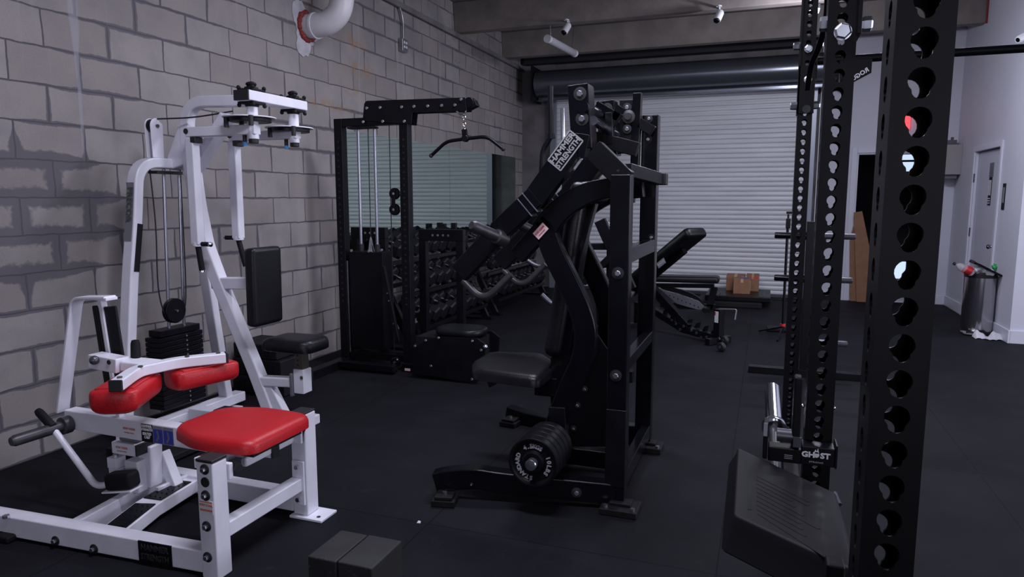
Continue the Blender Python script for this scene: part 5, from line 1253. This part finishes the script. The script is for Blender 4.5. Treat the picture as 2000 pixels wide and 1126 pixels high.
def carton(pxl, pxr, pyt, y, dep, label, rot=0):
    a = Y_(pxl, pyt, y); b = Y_(pxr, pyt, y); h = a.z-zt_
    t = T('cardboard_box', label, 'box', ((a.x+b.x)/2, y+dep/2, zt_), 'cardboard boxes by the roll-up door')
    w = b.x-a.x
    def rr(g): 
        m = Matrix.Rotation(rot, 3, 'Z'); 
        for v in g.b.verts: v.co = m @ (v.co-t.loc)+t.loc
        return g
    g = G(); g.bx(a.x, b.x, y, y+dep, zt_, a.z); rr(g).fin('carton', 'cardboard', t, bev=.003)
    g = G(); g.bx(a.x+w*.42, a.x+w*.58, y-.0015, y+dep+.0015, a.z, a.z+.0015); g.bx(a.x+w*.42, a.x+w*.58, y-.0015, y-.0001, a.z-.05, a.z+.0015); rr(g).fin('packing_tape', 'tape', t)
    return t, a, b
t1, a, b = carton(1419, 1455, 537, 10.12, .28, 'left of the two brown cardboard boxes at the back, against the roll-up door')
t2, a, b = carton(1458, 1483, 537, 10.12, .28, 'right of the two brown cardboard boxes at the back, partly behind the front one')
g = G(); g.bx(a.x+.03, b.x-.02, 10.1185, 10.1195, a.z-.05, a.z-.02); g.fin('red_print', 'red_print', t2)
t3, a, b = carton(1433, 1466, 544, 9.80, .26, 'front brown cardboard box standing nearest, with blue label on top', R(0))
g = G(); g.bx(a.x+.08, a.x+.19, 9.86, 10.0, a.z+.0018, a.z+.0035); g.fin('blue_label', 'blue_print', t3)
g = G(); g.bx(b.x+.0003, b.x+.0015, 9.85, 9.95, a.z-.16, a.z-.03); g.fin('side_label', 'sticker_white', t3)

# ---------------- thin pole stand and the plate tree ----------------
yl = 7.6; f = lambda px, py, o=0: Y_(px, py, yl+o); bx_ = f(1525, 655); pxm = f(1534, 530)
t = T('tripod_pole', 'thin black telescopic pole stand with small red ring, left of the far rack post', 'stand', (bx_.x, yl, 0))
x = (f(1526, 640).x+f(1542, 430).x)/2
g = G(); g.cyl((x, yl, .04), (x, yl, f(1540, 440).z), .014, 12); g.fin('lower_pole', K, t)
g = G(); g.cyl((x, yl, f(1540, 440).z), (x, yl, f(1540, 418).z), .010, 12); g.fin('upper_pole', K, t)
zc_ = f(1541, 436).z; g = G(); g.bx(x-.02, x+.025, yl-.03, yl+.03, zc_-.05, zc_+.05); g.fin('clamp', K, t, bev=.005)
zc_ = f(1541, 415).z; g = G(); g.bx(x-.02, x+.06, yl-.02, yl+.02, zc_-.012, zc_+.012); g.fin('top_mount', K, t, bev=.003)
zc_ = f(1525, 634).z; g = G(); g.cyl((x, yl, zc_-.012), (x, yl, zc_+.012), .026, 16); g.fin('locking_ring', 'red_plastic', t)
for a in (20, 140, 260): g = G(); g.tube([V((x, yl, zc_-.02)), V((x+.30*math.cos(R(a)), yl+.30*math.sin(R(a)), .012))], .010, 8); g.fin('leg', K, t)
g = G(); q = Z_(1527, 646); g.bx(q.x-.16, q.x+.16, q.y-.10, q.y+.06, .0, .05); single(g, 'sandbag', 'black_matte', 'flat black weight lying over the legs of the thin pole stand', 'weight', bev=.018, seg=3)

ty = 5.95; f = lambda px, py, o=0: Y_(px, py, ty+o)
x = (f(1584, 440).x + f(1572, 700).x)/2
t = T('plate_tree', 'black plate storage tree with empty side pegs and flat base bar, behind the rack posts', 'plate rack', (x, ty, 0))
g = G(); g.bx(x-.035, x+.035, ty-.035, ty+.035, .05, f(1584, 432).z); g.fin('post', K, t, bev=.004)
a, b = Z_(1462, 722), Z_(1684, 742)
g = G(); g.bx(a.x, b.x, ty-.04, ty+.04, .0, .055); g.fin('base_bar', K, t, bev=.004)
g = G(); g.bx(x-.04, x+.04, ty+.04, ty+.55, .0, .055); g.fin('base_bar', K, t, bev=.004)
for py, xa, xb in ((458, 1513, 1671), (542, 1512, 1665), (664, 1500, 1655)):
    L_, R_ = f(xa, py), f(xb, py+5)
    for s, e in ((-1, L_.x), (1, R_.x)):
        if s < 0 and py > 600: continue
        g = G(); z = (L_.z+R_.z)/2; g.lathe((x+s*.035, ty, z), (s, 0, 0), [(0, .034), (.012, .034), (.013, .025), (abs(e-x)-.045, .025), (abs(e-x)-.035, .021)], 20); g.fin('storage_peg', 'black_gloss' if s < 0 else 'grey_steel', t)

# ---------------- the tall rack posts at the right ----------------
def rack_post(x0, w, y0, dep, z0, z1, pitch, phase, R1, r2, dn_, t, name='upright'):
    """square steel post; keyholes on the two wide faces, plain slots on the sides"""
    hz = []; z = phase
    while z > z0+.04: z -= pitch
    while z < z1-.03:
        if z > z0+.04: hz.append(z)
        z += pitch
    th = .005; G_ = G()
    o = V((x0, y0+th/2, 0)); ol = [(0, z0), (w, z0), (w, z1), (0, z1)]
    holes = [keyhole(w/2, z, R1, r2, dn_)[::-1] for z in hz]
    for yy in (y0+th/2, y0+dep-th/2): merge(G_, holed(ol, holes, V((x0, yy, 0)), XA, ZA, th))
    sl = [keyhole(dep/2, z, R1*.9, r2*.9, dn_)[::-1] for z in hz]
    for xx in (x0+th/2, x0+w-th/2): merge(G_, holed([(th, z0), (dep-th, z0), (dep-th, z1), (th, z1)], sl, V((xx, y0, 0)), YA, ZA, th))
    return G_.fin(name, 'rack_black', t, ang=30)
mat('rack_black', (.0030, .0030, .0048), .45, noise=.25, nscale=18, spec=.16)
t = T('power_rack', 'tall black power rack at the right edge, its posts drilled with keyholes', 'power rack', (.17, 2.2, 0))
nearp = rack_post(.157, .0745, 1.135, .115, .0, 2.75, .0540, 1.638, .0175, .0118, .0140, t)
rack_post(.134, .0755, 2.190, .076, .0, 2.75, .0500, 1.664, .0142, .0095, .0140, t)
rack_post(.133, .0760, 4.25, .090, .0, 2.75, .0525, 1.736, .0142, .0090, .0140, t)
# base and top members out of frame or hidden, real frame all the same
g = G(); g.bx(.157, .232, 1.25, 2.19, .0, .076); g.fin('base_rail', 'rack_black', t, bev=.004)
g = G(); g.bx(.134, .209, 2.266, 4.25, .0, .05); g.fin('base_rail', 'rack_black', t, bev=.004)
g = G(); g.bx(.157, .232, 1.25, 2.19, 2.67, 2.75); g.fin('top_rail', 'rack_black', t, bev=.004)
g = G(); g.bx(.134, .209, 2.266, 4.25, 2.67, 2.75); g.fin('top_rail', 'rack_black', t, bev=.004)
# near post bottom plate, big bolts on the middle post with the cross member beside it
def big(px, py, y, ax, r=.022, h=.018, nm='hex_bolt'):
    q = Y_(px, py, y); g = G(); g.lathe(q, ax, [(0, r*.92), (.002, r*1.02), (.003, r*1.02)], 24); g.tube([q+V(ax)*.003, q+V(ax)*(h*.75), q+V(ax)*h], [r, r, r*.8], 6); g.fin(nm, 'zinc', t, ang=25)
big(1646, 62, 2.189, -YA, r=.0225, h=.016)
for px, sx in ((1693, 1), (1611, -1)):
    q = Y_(px, 47, 2.225); g = G(); g.lathe(q-V((sx*.020, 0, 0)), (sx, 0, 0), [(0, .019), (.012, .019)], 6); g.lathe(q-V((sx*.008, 0, 0)), (sx, 0, 0), [(0, .021), (.018, .0205), (.022, .017)], 6); g.fin('hex_bolt', 'zinc', t, ang=25)
g = G(); a = Y_(1672, 70, 2.21); b = Y_(1692, 0, 2.21); g.bx(.2095, .219, 2.17, 2.30, a.z-.003, 2.67); g.fin('joint_plate', 'rack_black', t, bev=.002)
# joint sleeve on the far post
a, b = Y_(1560, 222, 4.24), Y_(1612, 50, 4.24)
g = G(); g.bx(.128, .138, 4.235, 4.36, a.z, 2.67); g.bx(.128, .214, 4.235, 4.2495, a.z, Y_(1570, 128, 4.24).z); g.fin('joint_plate', 'rack_black', t, bev=.002)
for px, py in ((1579, 95), (1578, 155)): big(px, py, 4.235, -YA, r=.020, h=.016)
q = Y_(1575, 213, 4.235); g = G(); g.cyl(q, q-V((0, .006, 0)), .022, 20); g.fin('hex_bolt', 'black_gloss', t)
for px, py, sx in ((1561, 90, -1), (1555, 207, -1), (1600, 205, 1), (1606, 86, 1)):
    q = Y_(px, py, 4.29); x_ = .128 if sx < 0 else .214; g = G(); g.lathe((x_, 4.29, q.z), (sx, 0, 0), [(0, .022), (.012, .022), (.03, .020), (.034, .016)], 6); g.fin('hex_bolt', 'zinc', t, ang=25)
# cross bar with gusset plates
zb = Y_(1800, 106, 4.28).z
g = G(); g.cyl((.20, 4.29, zb), (2.0, 4.29, zb), .0215, 24); g.fin('pull_up_bar', 'rack_black', t)
f = lambda px, py: Y_(px, py, 4.27)
g = G(); q = [f(1640, 116), f(1704, 112), f(1702, 142), f(1668, 160), f(1640, 178)]; g.poly(q, YA, .006); g.fin('gusset_plate', 'rack_black', t, bev=.001)
c = f(1678, 148); d = (f(1692, 138)-f(1668, 153)).normalized(); text('ROGUE', t, 'gusset_letters', 'letters', .032, f(1677, 147)+V((0, -.004, 0)), -d, V((-d.z*.3, 0, 1)), bold=.001)
g = G(); g.sweep([Y_(1628, 92, 4.3), Y_(1628, 150, 4.3)], .05, .05, XA); g.fin('gusset_bracket', 'rack_black', t, bev=.002)
g = G(); g.bx(.214, .222, 4.25, 4.36, zb-.10, zb+.06); g.fin('bar_flange', 'rack_black', t, bev=.002)
# hanging strap between the posts
g = G(); p = [Y_(1618, -20, 2.5), Y_(1613, 40, 2.6), Y_(1600, 90, 2.75), Y_(1584, 130, 2.9), Y_(1577, 175, 3.0)]
st = G(); st.sweep(smooth(p, 6), .012, .020, YA); o = single(st, 'hanging_strap', 'black_matte', 'thin black strap hanging down from above between the two slimmer rack posts', 'strap', bev=.002)

# ---------------- bar holder, barbell and the cover box ----------------
t = T('bar_holder', 'black bar holder arm with white lettering clamped on the middle rack post', 'bar holder', (.17, 2.15, .62))
Y1 = 2.128; f = lambda px, py, o=0: Y_(px, py, Y1+o)
a, b = f(1562, 872), f(1632, 910); zc = (f(1595, 875).z+f(1595, 908).z)/2
g = G(); g.bx(f(1565, 890).x, f(1631, 890).x, Y1, Y1+.058, zc-.028, zc+.028); g.fin('lettered_block', 'black_satin', t, bev=.003)
g = G(); g.bx(f(1500, 890).x, f(1566, 890).x, Y1+.006, Y1+.058, zc-.031, zc+.012); g.fin('arm', 'black_satin', t, bev=.003)
g = G(); g.bx(f(1491, 850).x, f(1500, 850).x, Y1, Y1+.06, zc-.025, zc+.085); g.fin('end_lip', 'black_satin', t, bev=.003)
q = f(1495, 838); g = G(); g.bx(q.x-.005, q.x+.006, Y1-.002, Y1, q.z-.02, q.z+.02); g.fin('lip_label', 'letters_dim', t)
g = G(); g.bx(f(1549, 800).x, f(1566, 800).x, Y1+.01, Y1+.055, zc+.012, f(1556, 738).z); g.fin('guide_plate', 'black_satin', t, bev=.006)
g = G(); x = f(1557, 868).x; g.bx(x-.011, x+.011, Y1+.004, Y1+.009, zc+.02, zc+.05); g.fin('guide_wear_strip', 'grey_steel', t)
g = G(); x0_ = f(1524, 865).x; g.cyl((x0_-.01, Y1+.03, zc+.045), (f(1549, 865).x, Y1+.03, zc+.045), .020, 20); g.fin('roller', 'grey_steel', t)
g = G(); g.bx(f(1631, 890).x, f(1636, 890).x, Y1-.004, Y1+.065, zc-.03, zc+.04); g.fin('clamp_plate', 'black_satin', t, bev=.003)
cx = (f(1565, 890).x+f(1631, 890).x)/2-.004
for s, xx in (('GH', -.0225), ('ST', .023)): text(s, t, 'white_letters', 'letters', .022, V((cx+xx, Y1-.0005, zc+.004)), XA, ZA, bold=.0009, sx=1.12)
g = G(); c = V((cx-.001, Y1-.001, zc+.006)); fl_ = [c+V((.0085*math.cos(a)*(1 if a > 0 else 1), 0, .0085*math.sin(a))) for a in [2*math.pi*k/20 for k in range(20)]]; g.poly(fl_, YA, .001); g.poly([c+V((-.007, 0, .004)), c+V((-.003, 0, .016)), c+V((.001, 0, .010)), c+V((.004, 0, .020)), c+V((.0075, 0, .004))], YA, .001); g.fin('flame_emblem', 'letters', t)
text('STRONG', t, 'small_letters', 'letters_dim', .006, V((cx, Y1-.0005, zc-.017)), XA, ZA, sx=1.6)
g = G()
for k in range(3): g.bx(f(1532, 890).x, f(1548, 890).x, Y1+.005, Y1+.0061, zc-.008-k*.005, zc-.0065-k*.005)
g.fin('small_print', 'letters_dim', t)
for px, py in ((1568, 792), (1628, 796)): q = Y_(px, py, 2.20); g = G(); g.sphere(q, .006); g.fin('pin_tip', 'chrome', t)
t = T('barbell', 'barbell with chrome sleeve and collar resting on the holder of the middle rack post', 'barbell', Y_(1512, 835, 2.45))
s0, s1 = Y_(1512, 838, 2.45), Y_(1508, 758, 2.78); d = (s1-s0).normalized()
g = G(); g.lathe(s0, d, [(0, .030), (.006, .040), (.022, .041), (.034, .035), (.036, .026)], 36); g.fin('collar', 'chrome', t)
g = G(); g.lathe(s0+d*.03, d, [(0, .0275), ((s1-s0).length-.035, .0275), ((s1-s0).length-.03, .022)], 32); g.fin('sleeve', 'chrome', t)
g = G(); g.cyl(s0+d*.004, s0-d*.62, .0155, 20); g.fin('shaft', 'iron', t)
# cover box
t = T('equipment_cover', 'large black plastic cover box with embossed print on a round stem, bottom right', 'equipment cover', (.08, 1.85, .4))
zt2 = .65; Q = [Z_(1440, 872, zt2), Z_(1634, 962, zt2), Z_(1668, 1112, zt2), Z_(1432, 1004, zt2)]
cm = sum(Q, V((0, 0, 0)))/4; Lw = []
g = G(); e = .011
top = []
for i in range(4):
    a, p, b = Q[i-1], Q[i], Q[(i+1) % 4]; u = (a-p).normalized(); v = (b-p).normalized()
    for k in range(5): s = k/4; top.append(p+u*e*(1-s)**2+v*e*s**2)
def off(L, o, dz): return [V((p.x+(p.x-cm.x)*o, p.y+(p.y-cm.y)*o, p.z+dz)) for p in L]
rings = [[g.b.verts.new(p) for p in off(top, *k)] for k in ((-.05, -.0), (-.02, -.0012), (.0, -.006), (.02, -.02), (.19, -.082), (.17, -.087), (-.1, -.087))]
for a, b in zip(rings, rings[1:]):
    for i in range(len(a)): g.b.faces.new((a[i], a[(i+1) % len(a)], b[(i+1) % len(b)], b[i]))
g.b.faces.new(rings[0]); g.b.faces.new(rings[-1][::-1]); cov = g.fin('cover_shell', 'cover_plastic', t, ang=45)
ux = (Q[1]-Q[0]).normalized(); uy = (Q[0]-Q[3]).normalized()
g = G(); 
def rule(a0, b0, a1, b1, wd=.004):
    p = Q[3]+ux*a0+uy*b0+V((0, 0, .0003)); q = Q[3]+ux*a1+uy*b1+V((0, 0, .0003)); g.sweep([p, q], wd, .0012, ux if abs(b1-b0) > abs(a1-a0) else uy)
rule(.055, .08, .055, .37, .010)
for k in range(9): rule(.085, .11+k*.028, .085+random.uniform(.12, .20), .11+k*.028, .007)
rule(.28, .06, .30, .30, .003); rule(.085, .085, .30, .055, .003)
g.fin('embossed_print', 'cover_print', t) if 'cover_print' in M else (mat('cover_print', (.008, .008, .011), .7), g.fin('embossed_print', 'cover_print', t))
q = Y_(1528, 1110, 1.76)
g = G(); g.cyl((q.x, 1.76, 0.0), (q.x, 1.76, .53), .020, 20); g.fin('stem', 'grey_steel', t)
g = G(); g.lathe((q.x, 1.76, 0), ZA, [(0, .08), (.012, .08), (.018, .07), (.02, .02)], 32); g.fin('stem_foot', 'black_matte', t)
g = G(); q = Z_(1630, 1106, .66); g.box(V((q.x, q.y, .65)), (.036, .05, .05)); g.fin('side_catch', 'cover_plastic', t, bev=.006)
g = G(); q = Z_(1640, 1000, .62); g.tube([Z_(1630, 962, .645), Z_(1640, 985, .63)], .006, 10); g.fin('edge_clip', 'grey_steel', t)

# ---------------- rubber blocks and litter on the floor ----------------
for x0, x1, yo, lab in ((-1.495, -1.376, 0, 'left one of two scuffed black rubber blocks on the floor in the foreground'), (-1.373, -1.232, .004, 'right one of two scuffed black rubber blocks on the floor in the foreground')):
    g = G(); g.bx(x0, x1, 1.955+yo, 2.167+yo, 0, .150); single(g, 'rubber_block', 'scuffed_rubber', lab, 'block', bev=.006, seg=3)
g = G(); q = Z_(818, 1021); g.poly([q+V((-.008, -.004, .001)), q+V((.009, -.002, .001)), q+V((.004, .010, .004)), q+V((-.004, .006, .008))], ZA, .002); single(g, 'paper_scrap', 'paper', 'tiny white paper scrap lying alone on the black floor in the foreground', 'litter')
# stepped stack by the block wall behind the fly machine seat
a = Z_(452, 742); b = Z_(606, 742)
wy = Vector((-3.62, 4.05, 0))
for k, (x0, x1, y0, y1, z0, z1, lab) in enumerate(((-3.66, -3.20, 4.00, 4.35, 0, .13, 'lowest black ribbed plastic step stacked by the block wall behind the fly machine'), (-3.66, -3.23, 4.01, 4.34, .131, .26, 'middle black ribbed plastic step in the stack behind the fly machine'), (-3.66, -3.27, 4.02, 4.33, .261, .37, 'topmost black plastic step in the stack by the wall behind the fly machine'))):
    g = G(); g.bx(x0, x1, y0, y1, z0, z1); o = single(g, 'aerobic_step', 'black_matte', lab, 'step', group='black steps behind the fly machine', bev=.012)
    g = G()
    for j in range(9): xx = x0+.05+(x1-x0-.1)*j/8; g.bx(xx-.012, xx+.012, y0-.006, y0+.001, z0+.025, z1-.03)
    g.fin('ribs', 'rubber', o, bev=.003)

# ---------------- stainless bin with its rubbish ----------------
bc = Z_(1921, 655); bc = V((2.115, 8.50, 0))
a, b = Z_(1893, 652), Z_(1950, 656)
by = a.y-.02; cx = (Y_(1893, 600, by).x+Y_(1958, 600, by).x)/2; rw = (Y_(1956, 600, by).x-Y_(1889, 600, by).x)/2*.95; cx = min(cx-.01, 2.3-rw*1.06)
h = Y_(1921, 538, by).z
t = T('waste_bin', 'overfull brushed stainless waste bin with black rim by the white wall corner', 'bin', (cx, by+.15, 0))
def dshape(r, z, k=1.0): return [V((cx+r*math.cos(a_), by+.15+.17*k*(math.sin(a_) if math.sin(a_) > 0 else math.sin(a_)*.9), z)) for a_ in [2*math.pi*i/40 for i in range(40)]]
def ringmesh(L, name, m):
    g = G(); rs = [[g.b.verts.new(p) for p in l] for l in L]
    for a_, b_ in zip(rs, rs[1:]):
        for i in range(40): g.b.faces.new((a_[i], a_[(i+1) % 40], b_[(i+1) % 40], b_[i]))
    g.b.faces.new(rs[0][::-1]); g.b.faces.new(rs[-1]); return g.fin(name, m, t, ang=50)
ringmesh([dshape(rw*.96, .03, .96), dshape(rw, .06), dshape(rw, h-.03)], 'bin_body', 'stainless')
ringmesh([dshape(rw*.98, 0, .98), dshape(rw*.98, .03, .98)], 'bin_base', 'black_cap')
ringmesh([dshape(rw*1.02, h-.03, 1.02), dshape(rw*1.03, h, 1.03), dshape(rw*.9, h+.005, .9), dshape(rw*.88, h-.02, .88)], 'bin_rim', 'black_cap')
g = G(); g.bx(cx-rw-.035, cx-rw+.02, by+.0, by+.03, .02, .035); g.bx(cx-.16, cx-.04, by-.08, by+.01, .008, .022); g.fin('foot_pedal', 'stainless', t, bev=.004)
# lid standing open
g = G(); p0 = V((cx+rw*.95, by+.1, h+.01)); p1 = Y_(1902, 512, by+.05); g.sweep([p0, p1], .22, .02, YA); g.fin('lid', 'black_satin', t, bev=.006)
g = G(); g.sweep([p1, p1+V((-.03, 0, .015))], .10, .03, YA); g.fin('lid_tip', 'black_cap', t, bev=.005)
# bottle lying on top
s, e = Y_(1900, 532, by+.02), Y_(1863, 514, by-.02); d = (e-s).normalized()
t2 = T('plastic_bottle', 'clear plastic drink bottle with red label sticking out of the bin to the left', 'bottle', s)
L_ = (e-s).length
g = G(); g.lathe(s, d, [(0, .038), (.01, .044), (L_*.55, .044), (L_*.78, .028), (L_*.86, .014), (L_*.93, .013)], 24); g.fin('bottle_body', 'clear_plastic', t2)
g = G(); g.lathe(s+d*(L_*.12), d, [(0, .0445), (L_*.30, .0445)], 24); g.fin('bottle_label', 'red_plastic', t2)
g = G(); g.lathe(s+d*(L_*.92), d, [(0, .016), (L_*.10, .016)], 16); g.fin('cap', 'black_cap', t2)
random.seed(11)
def crumple(c, r, name, m, label, cat, sq=1):
    g = G(); bmesh.ops.create_icosphere(g.b, subdivisions=3, radius=1)
    for v in g.b.verts: k = 1+.22*math.sin(v.co.x*7+v.co.z*5)+.15*math.sin(v.co.y*11)+random.uniform(-.08, .08); v.co = V((c[0]+v.co.x*r[0]*k, c[1]+v.co.y*r[1]*k, max(.003, c[2]+v.co.z*r[2]*k)))
    return single(g, name, m, label, cat, ang=25)
q = Y_(1909, 526, by+.06); crumple(q, (.05, .05, .035), 'crumpled_bag', 'paper', 'crumpled white plastic bag inside the rim of the overfull waste bin', 'rubbish')
q = Y_(1944, 521, by+.22); crumple(q, (.030, .03, .035), 'green_wrapper', 'green_plastic', 'small green wrapper poking out behind the open bin lid', 'rubbish')
q = Y_(1934, 533, by+.03); g = G(); g.lathe(q, (-.3, -1, .1), [(-.02, .038), (0, .04), (.004, .036), (.005, .02)], 20); o = single(g, 'drink_cup', 'sticker_white', 'round white cup end lying in the waste bin beneath the open lid', 'cup')
g = G(); a, b = Z_(1903, 660), Z_(1962, 664)
g.b.free(); g = G(); n = 22
L0, L1 = [], []
for k in range(n+1):
    u = k/n; p = a.lerp(b, u); z = .05+.028*math.sin(u*11)+.012*math.sin(u*23); L0.append(V((p.x, p.y-.05+.02*math.sin(u*9), .003+.008*abs(math.sin(u*14))))); L1.append(V((p.x, p.y+.04, max(.02, z))))
va = [g.b.verts.new(p) for p in L0]; vb = [g.b.verts.new(p) for p in L1]; vc = [g.b.verts.new(V((p.x, p.y+.06, .004))) for p in L1]
for i in range(n):
    g.b.faces.new((va[i], va[i+1], vb[i+1], vb[i])); g.b.faces.new((vb[i], vb[i+1], vc[i+1], vc[i])); g.b.faces.new((vc[i], vc[i+1], va[i+1], va[i]))
g.b.faces.new((va[0], vb[0], vc[0])); g.b.faces.new((va[-1], vc[-1], vb[-1]))
single(g, 'paper_towel', 'paper', 'crumpled white paper towel lying on the floor against the waste bin', 'paper', ang=60)

for o in bpy.data.objects:
    if '_o' in o: del o['_o']
